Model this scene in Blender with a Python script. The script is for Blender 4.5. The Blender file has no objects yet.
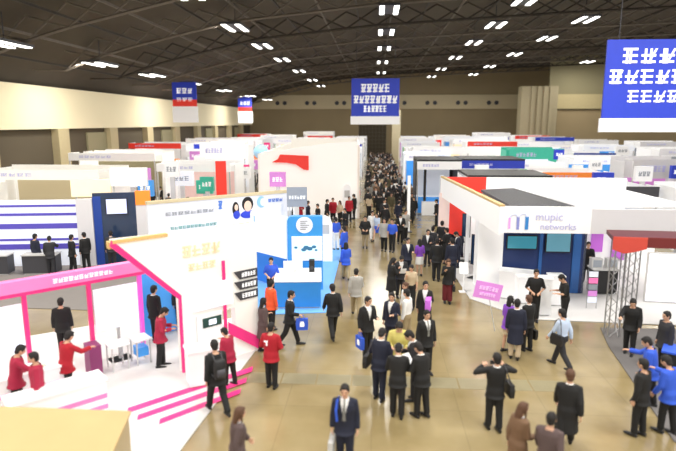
import bpy, bmesh, math, random
from mathutils import Vector, Matrix
random.seed(7)
SC = bpy.context.scene
COL = SC.collection
# ------------------------------------------------------------------ camera
F = 560.0; H = 6.5
_n = math.sqrt(37**2 + 103**2 + F**2)
YAW = math.asin(37/_n); PIT = math.asin(103/_n/math.cos(YAW))
_r = Vector((math.cos(YAW), math.sin(YAW), 0))
_f = Vector((-math.sin(YAW)*math.cos(PIT), math.cos(YAW)*math.cos(PIT), -math.sin(PIT)))
_u = _r.cross(_f)
def ray(x, y): return _f + _r*((x-338)/F) + _u*(-(y-225.5)/F)
EYE = Vector((0, 0, H))
def PZ(x, y, z=0.0):
    d = ray(x, y); return EYE + d*((z-H)/d.z)
def PY(x, y, Y):
    d = ray(x, y); return EYE + d*(Y/d.y)
def PD(x, y, c):                      # on the vertical plane X - Y = c
    d = ray(x, y); return EYE + d*(c/(d.x-d.y))
cam = bpy.data.cameras.new('camera'); co = bpy.data.objects.new('camera', cam); COL.objects.link(co)
cam.sensor_width = 36; cam.lens = F/676*36; cam.clip_end = 400
co.location = EYE; co.rotation_euler = (math.pi/2-PIT, 0, YAW)
cam.dof.use_dof = True; cam.dof.focus_distance = 24; cam.dof.aperture_fstop = (cam.lens/1000)/0.08
SC.camera = co
SC.view_settings.view_transform = 'Standard'
SC.view_settings.exposure = 0.2
# ------------------------------------------------------------------ materials
MATS = {}
def mat(name, col, rough=0.6, emit=0.0, metal=0.0, var=0.06, scale=3.0, ecol=None):
    if name in MATS: return MATS[name]
    m = bpy.data.materials.new(name); m.use_nodes = True
    nt = m.node_tree; b = nt.nodes['Principled BSDF']
    tc = nt.nodes.new('ShaderNodeTexCoord'); nz = nt.nodes.new('ShaderNodeTexNoise'); nz.inputs['Scale'].default_value = scale
    rp = nt.nodes.new('ShaderNodeValToRGB')
    c = Vector(col)
    rp.color_ramp.elements[0].color = (*(c*(1-var)), 1); rp.color_ramp.elements[1].color = (*[min(1, v) for v in c*(1+var)], 1)
    nt.links.new(tc.outputs['Object'], nz.inputs['Vector']); nt.links.new(nz.outputs['Fac'], rp.inputs['Fac'])
    nt.links.new(rp.outputs['Color'], b.inputs['Base Color'])
    b.inputs['Roughness'].default_value = rough; b.inputs['Metallic'].default_value = metal
    if emit > 0:
        b.inputs['Emission Color'].default_value = (*(ecol or col), 1); b.inputs['Emission Strength'].default_value = emit
    MATS[name] = m; return m
WHITE = mat('white_panel', (.82, .82, .83), .5, .20, var=.02)  # slight glow in the white panel materials stands in for booth spotlights
WHITE2 = mat('warm_white_panel', (.85, .83, .79), .5, .18, var=.03)  # warm white, with booth light put into its emission as well
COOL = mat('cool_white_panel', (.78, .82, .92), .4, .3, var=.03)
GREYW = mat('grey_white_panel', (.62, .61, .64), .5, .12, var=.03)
CREAM = mat('cream_wall', (.66, .56, .36), .8, 0, var=.05, scale=.3)
BROWN = mat('brown_wall', (.34, .265, .15), .85, 0, var=.12, scale=.2)
OLIVE = mat('olive_wall', (.30, .27, .16), .85, 0, var=.1, scale=.2)
DKBROWN = mat('dark_recess', (.095, .075, .047), .9, 0, var=.2, scale=.2)
CEIL = mat('ceiling_dark', (.092, .076, .056), .9, 0, var=.35, scale=.25)
BEAM = mat('roof_steel', (.17, .145, .12), .7, 0, var=.2)
DBEAM = mat('dark_roof_steel', (.05, .042, .034), .7, 0, var=.2)
LAMP = mat('lamp_tube', (1, .98, .92), .5, 3.4)
BLUE = mat('sign_blue', (.02, .05, .55), .5, .08)
SKY = mat('sky_blue', (.06, .33, .85), .4, .12)
SKYFL = mat('light_blue_carpet', (.16, .42, .86), .7, .05, var=.05)
NAVYP = mat('navy_panel', (.012, .03, .12), .3, .03)
MAG = mat('magenta', (.78, .03, .22), .4, .12)
PINK = mat('pink', (.93, .20, .48), .4, .22)
RED = mat('bright_red', (.85, .04, .025), .5, .12)
DRED = mat('dark_red', (.10, .012, .015), .5)
ORANGE = mat('orange', (.95, .26, .03), .5, .2)
YEL = mat('pale_yellow', (.95, .80, .55), .5, .3)
TEAL = mat('teal', (.05, .50, .36), .5, .12)
PURP = mat('purple', (.50, .13, .62), .5, .2)
LILAC = mat('lilac_sign', (.66, .25, .68), .5, .15)
BLACK = mat('black', (.012, .012, .014), .5)
DGREY = mat('dark_grey', (.05, .05, .06), .5)
MGREY = mat('mid_grey', (.28, .31, .36), .5, .04)
LGREY = mat('light_grey', (.55, .55, .55), .5)
METAL = mat('truss_metal', (.45, .45, .47), .35, 0, metal=.8)
WOOD = mat('tan_board', (.50, .37, .17), .6, 0, var=.08, scale=1.5)
SCREEN = mat('screen_glow', (.80, .85, 1.0), .2, .75)
SCRB = mat('screen_blue', (.10, .45, .65), .2, .6)
SCRD = mat('screen_dark', (.02, .04, .09), .15, .02)
WHITEFL = mat('white_carpet', (.66, .65, .65), .7, .03, var=.03)
DCARP = mat('dark_carpet', (.16, .15, .15), .8)
TXTW = mat('lettering_white', (.92, .93, .97), .5, .25)
TXTG = mat('lettering_grey', (.35, .37, .42), .5)
TXTB = mat('lettering_blue', (.08, .2, .62), .5, .1)
TXTL = mat('lettering_pale_violet', (.50, .50, .74), .5, .1)
TXTP = mat('lettering_peach', (.93, .66, .45), .5, .2)
SKIN = mat('skin', (.62, .36, .24), .55, 0, var=.04); EYEM = mat('eye', (.02, .015, .012), .3); LIP = mat('lip', (.45, .14, .11), .5)
HAIRB = mat('black_hair', (.010, .008, .008), .75); HAIRBR = mat('brown_hair', (.09, .04, .02), .7)
CLOTH = {}
for k, c in dict(black=(.009,.009,.010), charcoal=(.022,.022,.027), navy=(.010,.013,.032), grey=(.20,.20,.19), midgrey=(.36,.35,.33), red=(.40,.008,.022),
                 crimson=(.36,.012,.05), blue=(.03,.10,.62), yellow=(.62,.55,.16), white=(.80,.80,.80), beige=(.55,.44,.30), olive=(.10,.085,.045), maroon=(.13,.012,.018),
                 orange=(.80,.10,.03), lightblue=(.50,.60,.78), purple=(.22,.06,.50), brown=(.16,.09,.05), plaid=(.09,.06,.06), khaki=(.33,.26,.15)).items():
    CLOTH[k] = mat('cloth_'+k, c, .8, 0, var=.1, scale=9)
# floor material: polished concrete slabs with joints
def floor_mat():
    m = bpy.data.materials.new('polished_concrete'); m.use_nodes = True; nt = m.node_tree; b = nt.nodes['Principled BSDF']
    tc = nt.nodes.new('ShaderNodeTexCoord')
    n1 = nt.nodes.new('ShaderNodeTexNoise'); n1.inputs['Scale'].default_value = .5; n1.inputs['Detail'].default_value = 6
    r1 = nt.nodes.new('ShaderNodeValToRGB'); r1.color_ramp.elements[0].position = .3; r1.color_ramp.elements[1].position = .7
    r1.color_ramp.elements[0].color = (.245, .185, .085, 1); r1.color_ramp.elements[1].color = (.39, .31, .165, 1)
    br = nt.nodes.new('ShaderNodeTexBrick'); br.offset = 0; br.inputs['Scale'].default_value = 1; br.inputs['Mortar Size'].default_value = .012
    br.inputs['Brick Width'].default_value = 2.0; br.inputs['Row Height'].default_value = 2.0
    br.inputs['Color1'].default_value = (1, 1, 1, 1); br.inputs['Color2'].default_value = (.93, .93, .93, 1); br.inputs['Mortar'].default_value = (.82, .82, .82, 1)
    mx = nt.nodes.new('ShaderNodeMix'); mx.data_type = 'RGBA'; mx.blend_type = 'MULTIPLY'; mx.inputs[0].default_value = 1
    L = nt.links.new
    L(tc.outputs['Object'], n1.inputs['Vector']); L(tc.outputs['Object'], br.inputs['Vector']); L(n1.outputs['Fac'], r1.inputs['Fac'])
    L(r1.outputs['Color'], mx.inputs[6]); L(br.outputs['Color'], mx.inputs[7]); L(mx.outputs[2], b.inputs['Base Color'])
    b.inputs['Specular IOR Level'].default_value = .85
    r2 = nt.nodes.new('ShaderNodeMapRange'); r2.inputs[3].default_value = .10; r2.inputs[4].default_value = .30
    L(n1.outputs['Fac'], r2.inputs[0]); L(r2.outputs[0], b.inputs['Roughness'])
    return m
FLOORM = floor_mat()
# ------------------------------------------------------------------ mesh helpers
class MB:
    def __init__(s, M=None): s.v = []; s.f = []; s.M = M or Matrix.Identity(4)
    def add(s, vs, fs):
        o = len(s.v); s.v += [s.M @ Vector(v) for v in vs]; s.f += [[i+o for i in f] for f in fs]; return s
    def box(s, x0, y0, z0, x1, y1, z1, bev=0):
        if x0 > x1: x0, x1 = x1, x0
        if y0 > y1: y0, y1 = y1, y0
        if z0 > z1: z0, z1 = z1, z0
        return s.add([(x0,y0,z0),(x1,y0,z0),(x1,y1,z0),(x0,y1,z0),(x0,y0,z1),(x1,y0,z1),(x1,y1,z1),(x0,y1,z1)],
              [(0,3,2,1),(4,5,6,7),(0,1,5,4),(1,2,6,5),(2,3,7,6),(3,0,4,7)])
    def bar(s, a, b, r, n=6): return s.tube([a, b], [r, r], n)
    def tube(s, pts, rad, n=10, flat=None):
        pts = [Vector(p) for p in pts]; rings = []
        up = Vector((0, 0, 1)); d0 = (pts[-1]-pts[0])
        ref = Vector((0, 1, 0)) if abs(d0.normalized().z) > .7 else up
        if flat: ref = Vector(flat)
        for i, p in enumerate(pts):
            d = (pts[min(i+1, len(pts)-1)]-pts[max(i-1, 0)]).normalized()
            a = d.cross(ref).normalized(); c = a.cross(d).normalized(); r = rad[i]
            rx, ry = r if isinstance(r, tuple) else (r, r)
            rings.append([p+a*(rx*math.cos(t*2*math.pi/n))+c*(ry*math.sin(t*2*math.pi/n)) for t in range(n)])
        return s.rings(rings)
    def rings(s, rings):
        n = len(rings[0]); vs = [v for r in rings for v in r]; fs = []
        for i in range(len(rings)-1):
            for j in range(n): fs.append((i*n+j, i*n+(j+1) % n, (i+1)*n+(j+1) % n, (i+1)*n+j))
        fs.append(list(range(n))[::-1]); fs.append([(len(rings)-1)*n+j for j in range(n)])
        return s.add(vs, fs)
    def ball(s, c, rx, ry=None, rz=None, nu=14, nv=9, R=None):
        ry = ry or rx; rz = rz or rx; c = Vector(c); R = R or Matrix.Identity(3)
        vs = [c+R@Vector((0, 0, rz))]; fs = []
        for i in range(1, nv):
            a = math.pi*i/nv
            for j in range(nu):
                t = 2*math.pi*j/nu; vs.append(c+R@Vector((rx*math.sin(a)*math.cos(t), ry*math.sin(a)*math.sin(t), rz*math.cos(a))))
        vs.append(c-R@Vector((0, 0, rz))); k = len(vs)-1
        for j in range(nu):
            fs.append((0, 1+j, 1+(j+1) % nu)); fs.append((k, 1+(nv-2)*nu+(j+1) % nu, 1+(nv-2)*nu+j))
            for i in range(nv-2): fs.append((1+i*nu+j, 1+(i+1)*nu+j, 1+(i+1)*nu+(j+1) % nu, 1+i*nu+(j+1) % nu))
        return s.add(vs, fs)
    def prism(s, poly, o, ax, ay, th):        # polygon (u,v) in plane o+u*ax+v*ay, extruded th along the normal
        o, ax, ay = Vector(o), Vector(ax), Vector(ay); nn = ax.cross(ay).normalized()*th; n = len(poly)
        a = [o+ax*u+ay*v for u, v in poly]; b = [p+nn for p in a]
        return s.add(a+b, [list(range(n))[::-1], [n+i for i in range(n)]]+[(i, (i+1) % n, n+(i+1) % n, n+i) for i in range(n)])
    def mesh(s, name):
        me = bpy.data.meshes.new(name); me.from_pydata([tuple(v) for v in s.v], [], s.f)
        bm = bmesh.new(); bm.from_mesh(me); bmesh.ops.recalc_face_normals(bm, faces=bm.faces); bm.to_mesh(me); bm.free(); return me
    def build(s, name, m, parent=None, smooth=False):
        if parent is not None:
            off = parent['_loc'] if '_loc' in parent else (0, 0, 0); off = Vector(off); s.v = [v-off for v in s.v]
        me = s.mesh(name); me.materials.append(m); o = bpy.data.objects.new(name, me); COL.objects.link(o)
        if smooth:
            for p in me.polygons: p.use_smooth = True
        if parent is not None: o.parent = parent; o['_loc'] = tuple(off)
        return o
def tag(o, label=None, cat=None, group=None, kind=None):
    if label: o['label'] = label
    if cat: o['category'] = cat
    if group: o['group'] = group
    if kind: o['kind'] = kind
    return o
def thing(name, label, cat, loc, group=None):
    o = bpy.data.objects.new(name, None); COL.objects.link(o); o.location = loc; o['_loc'] = tuple(loc); o.empty_display_size = .2
    return tag(o, label, cat, group)
def single(b, name, m, label, cat, group=None): return tag(b.build(name, m), label, cat, group)
def struct(b, name, m): return tag(b.build(name, m), kind='structure')
def recenter(o):                               # origin of a one-mesh thing to its base centre
    vs = o.data.vertices; xs = [v.co.x for v in vs]; ys = [v.co.y for v in vs]; zs = [v.co.z for v in vs]
    c = Vector(((min(xs)+max(xs))/2, (min(ys)+max(ys))/2, min(zs))); o.data.transform(Matrix.Translation(-c)); o.location = c
def frame(p, ax):                              # matrix: local x along ax (horizontal), y = depth (away), z up, at p
    ax = Vector((ax[0], ax[1], 0)).normalized(); ay = Vector((0, 0, 1)).cross(ax)
    return Matrix(((ax.x, ay.x, 0, p[0]), (ax.y, ay.y, 0, p[1]), (0, 0, 1, p[2]), (0, 0, 0, 1)))
def text(s, size, M, m, parent, name='lettering', th=.01):   # M maps local x right, y up
    cu = bpy.data.curves.new('t', 'FONT'); cu.body = s; cu.size = size; cu.extrude = th; cu.align_x = 'CENTER'; cu.align_y = 'CENTER'; cu.resolution_u = 2
    t = bpy.data.objects.new('t', cu); COL.objects.link(t)
    dg = bpy.context.evaluated_depsgraph_get(); me = bpy.data.meshes.new_from_object(t.evaluated_get(dg)); COL.objects.unlink(t); bpy.data.objects.remove(t)
    off = Vector(parent['_loc']) if parent is not None else Vector()
    me.transform(Matrix.Translation(-off) @ M); me.materials.clear(); me.materials.append(m)
    o = bpy.data.objects.new(name, me); COL.objects.link(o); o['_loc'] = tuple(off)
    if parent is not None: o.parent = parent
    return o
UPR = Matrix(((1,0,0,0),(0,0,-1,0),(0,1,0,0),(0,0,0,1)))   # text plane xy -> xz, facing -y
def glyphs(b, x0, x1, z, h, n, y):             # rows of brush-like characters too soft to read
    w = (x1-x0)/n; t = h*.15
    for i in range(n):
        cx = x0+w*(i+.5); g = w*.40
        for k in range(random.choice((2, 3, 3))):
            zz = z-h*.42+h*.84*k/2.2; b.box(cx-g, y, zz, cx+g, y-.02, zz+t)
        for k in range(random.choice((1, 2))):
            xx = cx-g*.6+g*1.2*k*random.random(); b.box(xx, y-.003, z-h*.45, xx+t, y-.023, z+h*.45)
        if random.random() < .6: b.prism([(-.5*t, -.45*h), (.5*t, -.45*h), (g+.5*t, .45*h), (g-.5*t, .45*h)], (cx, y-.002, z), (1,0,0), (0,0,1), .02)
# ------------------------------------------------------------------ SETTING
X0, X1, Y0, Y1 = -26.0, 60.0, -14.0, 117.0
struct(MB().box(X0, Y0, -.3, X1, Y1, 0), 'floor', FLOORM)
b = MB()                                       # trench covers crossing the aisle
for i in range(9): b.box(-3.2+i*.9, 13.1, .0, -2.34+i*.9, 13.7, .004)
struct(b, 'trim_1', mat('trench_cover', (.27, .235, .14), .35, 0, var=.12))
# back wall
DX0, DX1, DZ = -3.3, 2.3, 6.0                  # big grid gate
b = MB().box(X0, Y1, 0, DX0, Y1+.4, 9.0).box(DX1, Y1, 0, 31, Y1+.4, 9.0).box(DX0, Y1, DZ, DX1, Y1+.4, 9.0).box(X0, Y1, 9.0, X1, Y1+.4, 19)
struct(b, 'wall_back', BROWN)
band = struct(MB().box(X0, Y1-.5, 9.2, 31, Y1, 12.0), 'trim_2', CREAM)
for i in range(9):
    x = -20+i*6.1
    if -4 < x < 4: continue
    v = MB()
    for q in (0, 1.5): v.tube([(x+q, Y1-.52, 10.4), (x+q, Y1-.7, 10.4)], [.42, .42], 12)
    tag(v.build('trim_%d' % (30+i), DGREY), kind='structure')
g = thing('door_1', None, None, (0, Y1, 0)); g['kind'] = 'structure'
MB().box(DX0, Y1+.1, 0, DX1, Y1+.3, DZ).build('door_panel', DKBROWN, g)
b = MB()
for i in range(9): b.box(DX0+i*.7-.04, Y1-.02, 0, DX0+i*.7+.04, Y1+.08, DZ)
for i in range(9): b.box(DX0, Y1-.03, i*.75-.04, DX1, Y1+.07, i*.75+.04)
b.build('grille', mat('grille', (.12, .10, .07), .6), g)
# left wall: cream band over dark bays
struct(MB().box(X0-.4, Y0, 0, X0, Y1, 6.0).box(X0-.4, Y0, 6, X0, Y1, 9.3), 'wall_left', DKBROWN)
struct(MB().box(X0, Y0, 6.0, X0+.5, Y1, 9.25), 'trim_3', mat('cream_wall_glow', (.74, .66, .45), .8, .10, var=.05, scale=.3))  # lighter cream with a slight glow put into the material
for i in range(9):
    y = 36+i*9
    struct(MB().box(X0, y-.9, 0, X0+.6, y+.7, 6.0), 'trim_%d' % (50+i), mat('cream_column', (.50, .42, .25), .8, 0))
for i in range(5):
    struct(MB().box(X0+.02, 49.5+i*18, .0, X0+.2, 57.8+i*18-4.2, 5.6), 'trim_%d' % (70+i), OLIVE)
# right wall block and its column
struct(MB().box(29.5, 100, 0, X1, 100.4, 19), 'wall_right', OLIVE)
struct(MB().box(29.5, 99.3, 8.8, X1, 100, 11.2), 'trim_4', mat('dim_cream', (.50, .42, .23), .8))
struct(MB().box(31, 99.7, 0, X1, 100, 8.6), 'trim_5', BROWN)
b = MB().box(24.6, 98.5, 0, 30.6, 101, 12.5)
for i in range(4): b.box(26.2+i*1.0, 98.3, 0, 26.7+i*1.0, 98.5, 12.5)
struct(b, 'trim_6', mat('olive_column', (.36, .31, .20), .8))
struct(MB().box(2.9, 96, 0, 4.3, 97, 8.6), 'trim_7', mat('pale_column', (.6, .53, .36), .8))
# ceiling: vaulted profile
PROF = [(-26.4, 9.3), (-24, 11.2), (-19, 13.0), (-10, 15.0), (0, 16.0), (15, 16.8), (35, 17.6), (60, 18.2)]
def cz(x):
    for (a, za), (c, zc) in zip(PROF, PROF[1:]):
        if a <= x <= c: return za+(zc-za)*(x-a)/(c-a)
    return 18
b = MB(); poly = PROF+[(x, z+.3) for x, z in PROF[::-1]]
b.prism([(x, z) for x, z in poly], (0, Y1, 0), (1,0,0), (0,0,1), Y1-Y0)
struct(b, 'ceiling', CEIL)
k = 100
for i in range(30):                            # purlins running down the hall
    x = -23.5+i*2.75; z = cz(x)-.75
    struct(MB().box(x-.06, Y0, z, x+.06, Y1, z+.14), 'trim_%d' % k, BEAM if i % 2 else DBEAM); k += 1
for i in range(11):                            # lattice trusses across
    y = 24+i*8.4; b = MB(); pts = [-25+j*2.5 for j in range(34)]
    for j in range(len(pts)-1):
        a, c = pts[j], pts[j+1]; ta, tc, ba, bc = cz(a)-.15, cz(c)-.15, cz(a)-1.5, cz(c)-1.5
        if j: b.bar((a, y, ba), (c, y, bc), .10, 4)
        b.bar((a, y, ta), (c, y, bc), .06, 4)
        if j: b.bar((a, y, ba), (c, y, tc), .06, 4)
    struct(b, 'trim_%d' % k, BEAM if i % 3 else DBEAM); k += 1
# lamp fixtures with real lamps
rows = [(-20.5, 'far left'), (-10.2, 'left'), (.9, 'centre'), (10.4, 'right'), (18, 'far right'), (33, 'outermost right')]
fx = None
for ri, (x, rn) in enumerate(rows):
    for yi, y in enumerate((-4, 8, 20, 31, 42, 52, 63, 77, 93, 108)):
        z = cz(x)-1.75
        if y >= 31:
            t = thing('ceiling_light', 'twin tube ceiling light in the %s row under the dark roof' % rn, 'ceiling light', (x, y, z), 'ceiling lights in the %s row' % rn)
            MB().box(x-.75, y-1.6, z+.06, x+.75, y+1.6, z+.2).build('housing', DGREY, t)
            for sx in (-.5, .5): MB().box(x+sx-.17, y-1.5, z, x+sx+.17, y+1.5, z+.07).build('tube', LAMP, t)
            MB().bar((x, y, z+.2), (x, y, cz(x)), .03, 5).build('rod', DGREY, t)
        if yi % 2 == 0 or y < 30:
            l = bpy.data.lights.new('hall_lamp', 'AREA'); l.shape = 'RECTANGLE'; l.size = 2.4; l.size_y = 4.0; l.energy = 900; l.color = (1, .965, .89)
            lo = bpy.data.objects.new('hall_lamp', l); COL.objects.link(lo); lo.location = (x, y, z-.05)
w = bpy.data.worlds.new('world'); SC.world = w; w.use_nodes = True  # ambient fill added, entering by the hall's open sides out of view
w.node_tree.nodes['Background'].inputs[0].default_value = (1, .97, .92, 1); w.node_tree.nodes['Background'].inputs[1].default_value = .85
# ------------------------------------------------------------------ hanging banners
def banner(cx, Y, w_, ztop, zbot, label, lines, name='hanging_banner', strip=.75, redband=False):
    t = thing(name, label, 'banner', (cx, Y, zbot))
    MB().box(cx-w_/2, Y, zbot+strip, cx+w_/2, Y+.12, ztop).build('blue_field', BLUE, t)
    MB().box(cx-w_/2-.08, Y-.02, zbot, cx+w_/2+.08, Y+.14, zbot+strip).build('white_strip', WHITE if not redband else WHITE, t)
    if redband: MB().box(cx-w_/2, Y-.03, zbot+strip, cx+w_/2, Y+.13, zbot+strip+.7).build('red_band', RED, t)
    for (xa, xb, z, h, n) in lines:
        b = MB(); glyphs(b, cx+xa*w_/2, cx+xb*w_/2, z, h, n, Y-.01); b.build('lettering', TXTW, t)
    b = MB()
    for sx in (-1, 1): MB().bar((cx+sx*w_*.4, Y+.06, ztop), (cx+sx*w_*.4, Y+.06, cz(cx)-.3), .025, 5).build('cable', DGREY, t)
banner(0, 60, 5.0, 11.0, 6.3, 'blue banner with white characters hanging over the central aisle', [(-.62, .60, 10.0, .9, 5), (-.92, .92, 8.85, .85, 8), (-.5, .48, 7.9, .7, 6)], strip=.85)
banner(13.4, 28, 5.2, 10.3, 6.05, 'large blue banner with white characters hanging nearest at right', [(-.75, .85, 9.55, .75, 5), (-.95, .95, 8.6, .7, 7), (-.6, .8, 7.7, .6, 6)], strip=.65)
banner(-20.3, 60, 2.6, 10.7, 6.5, 'small blue, red and white banner by the left wall, nearer of two', [(-.7, .7, 9.8, .6, 3), (-.7, .7, 8.9, .4, 3)], strip=1.7, redband=True)
banner(-22.3, 97, 2.4, 10.9, 6.4, 'small blue, red and white banner by the left wall, farther of two', [(-.7, .7, 9.8, .7, 3)], strip=2.0, redband=True)
# ================================================================== PEOPLE
def remesh(b, voxel, name, smooth_it=2):
    me = b.mesh(name); o = bpy.data.objects.new('tmp', me); COL.objects.link(o)
    m = o.modifiers.new('r', 'REMESH'); m.mode = 'VOXEL'; m.voxel_size = voxel
    if smooth_it: s = o.modifiers.new('s', 'SMOOTH'); s.iterations = smooth_it; s.factor = .5
    dg = bpy.context.evaluated_depsgraph_get(); r = bpy.data.meshes.new_from_object(o.evaluated_get(dg))
    bpy.data.objects.remove(o); bpy.data.meshes.remove(me); r.name = name
    for p in r.polygons: p.use_smooth = True
    return r
def rot(axis, deg): return Matrix.Rotation(math.radians(deg), 3, axis)
# pose: lean, head pitch, head yaw, arms (upper dir, fore dir) for L(-1), R(+1) given for side=+1 and mirrored, legs (swing, knee, spread)
DOWN = ((.16, -.02, -1), (.06, .18, -1))
POSES = {
 'stand':  dict(lean=0, hp=-4, hy=0, L=DOWN, R=DOWN, lL=(3, 2), lR=(-3, 3)),
 'walk':   dict(lean=4, hp=-3, hy=4, L=((.14, .40, -1), (.03, .75, -1)), R=((.16, -.42, -1), (.08, -.05, -1)), lL=(-20, 20), lR=(24, 6)),
 'walk2':  dict(lean=3, hp=-6, hy=-8, L=((.16, -.25, -1), (.08, .1, -1)), R=((.12, .1, -1), (-.25, .9, -.25)), lL=(20, 4), lR=(-17, 18)),
 'folded': dict(lean=0, hp=-8, hy=0, L=((.34, .02, -1), (-.62, .70, -.45)), R=((.34, .02, -1), (-.62, .70, -.40)), lL=(2, 1), lR=(-2, 1)),
 'read':   dict(lean=7, hp=-30, hy=0, L=((.22, .18, -1), (-.32, .95, .05)), R=((.22, .12, -1), (-.28, .95, .10)), lL=(4, 3), lR=(-4, 4)),
 'photo':  dict(lean=-3, hp=-5, hy=0, L=((.85, .35, -.35), (-.85, .42, .42)), R=((.85, .35, -.35), (-.85, .42, .42)), lL=(5, 3), lR=(-5, 3)),
 'reach':  dict(lean=9, hp=-18, hy=8, L=((.16, .05, -1), (.0, .5, -.8)), R=((.25, .75, -.6), (-.1, 1, .05)), lL=(7, 5), lR=(-6, 4)),
 'talk':   dict(lean=0, hp=-4, hy=18, L=((.2, .05, -1), (-.25, .9, .2)), R=((.18, -.05, -1), (.05, .2, -1)), lL=(-4, 4), lR=(5, 2)),
 'phone':  dict(lean=2, hp=-18, hy=-6, L=((.16, 0, -1), (.06, .2, -1)), R=((.2, .3, -.9), (-.35, .6, .75)), lL=(3, 2), lR=(-3, 4)),
 'sit':    dict(lean=8, hp=-14, hy=0, L=((.18, .45, -1), (-.15, .95, -.1)), R=((.18, .45, -1), (-.15, .95, -.1)), lL=(82, 84), lR=(80, 82)),
}
MC = {}
def skeleton(P, fem):
    k = {}; sw = .152 if fem else .178
    Rl = rot('X', -P['lean']); piv = Vector((0, 0, .95))
    L = lambda p: piv + Rl @ (Vector(p)-piv)
    k['L'] = L; k['inv'] = lambda p: piv + Rl.inverted() @ (Vector(p)-piv)
    k['chest'] = L((0, 0, 1.25)); k['neck'] = L((0, -.01, 1.43)); k['hb'] = L((0, .005, 1.49))
    k['hrot'] = Rl @ rot('Z', P['hy']) @ rot('X', P['hp']) @ Matrix.Diagonal((1.07, 1.07, 1.05))
    k['head'] = k['hb'] + k['hrot'] @ Vector((0, .015, .105))
    for s, n in ((-1, 'L'), (1, 'R')):
        u, f = P[n]; u = Vector((u[0]*s, u[1], u[2])).normalized(); f = Vector((f[0]*s, f[1], f[2])).normalized()
        S = L((s*sw, -.01, 1.375)); E_ = S+u*.285; W = E_+f*.245
        k['S'+n], k['E'+n], k['W'+n], k['d'+n] = S, E_, W, f
        t, kn = P['l'+n]; hip = Vector((s*(.088 if not fem else .08), 0, .90)); t = math.radians(t); kk = t-math.radians(kn)
        K = hip+Vector((s*.01, math.sin(t), -math.cos(t)))*.42; A = K+Vector((s*.006, math.sin(kk), -math.cos(kk)))*.40
        k['H'+n], k['K'+n], k['A'+n] = hip, K, A
    k['dz'] = .085-min(k['AL'].z, k['AR'].z)
    return k
def torso(b, k, e, z0=.86, z1=1.42, fem=False, flare=0):
    prof = [(.84, .165, .115, -.01), (.92, .168, .118, -.01), (1.02, .150 if not fem else .128, .104, 0), (1.12, .158 if not fem else .135, .110, .0), (1.25, .182 if not fem else .158, .118 if not fem else .125, .004), (1.34, .185 if not fem else .16, .108, -.002), (1.40, .14, .085, -.008), (1.44, .075, .07, -.01)]
    R = []; 
    if flare:
        n = 5
        for i in range(n, 0, -1):
            z = .84-(.84-flare)*i/n; q = .163+.028*i/n; R.append([k['L']((math.cos(a)*(q+e), math.sin(a)*(.12+.06*i/n+e), z)) if z > .95 else Vector((math.cos(a)*(q+e), math.sin(a)*(.12+.06*i/n+e), z)) for a in [2*math.pi*j/18 for j in range(18)]])
    for z, rx, ry, yc in prof:
        if z < z0-.001 or z > z1+.03: continue
        ring = [Vector(((rx+e)*math.cos(a), yc+(ry+e)*math.sin(a), z)) for a in [2*math.pi*j/18 for j in range(18)]]
        R.append([k['L'](p) if z > .9 else p for p in ring])
    b.rings(R)
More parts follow.
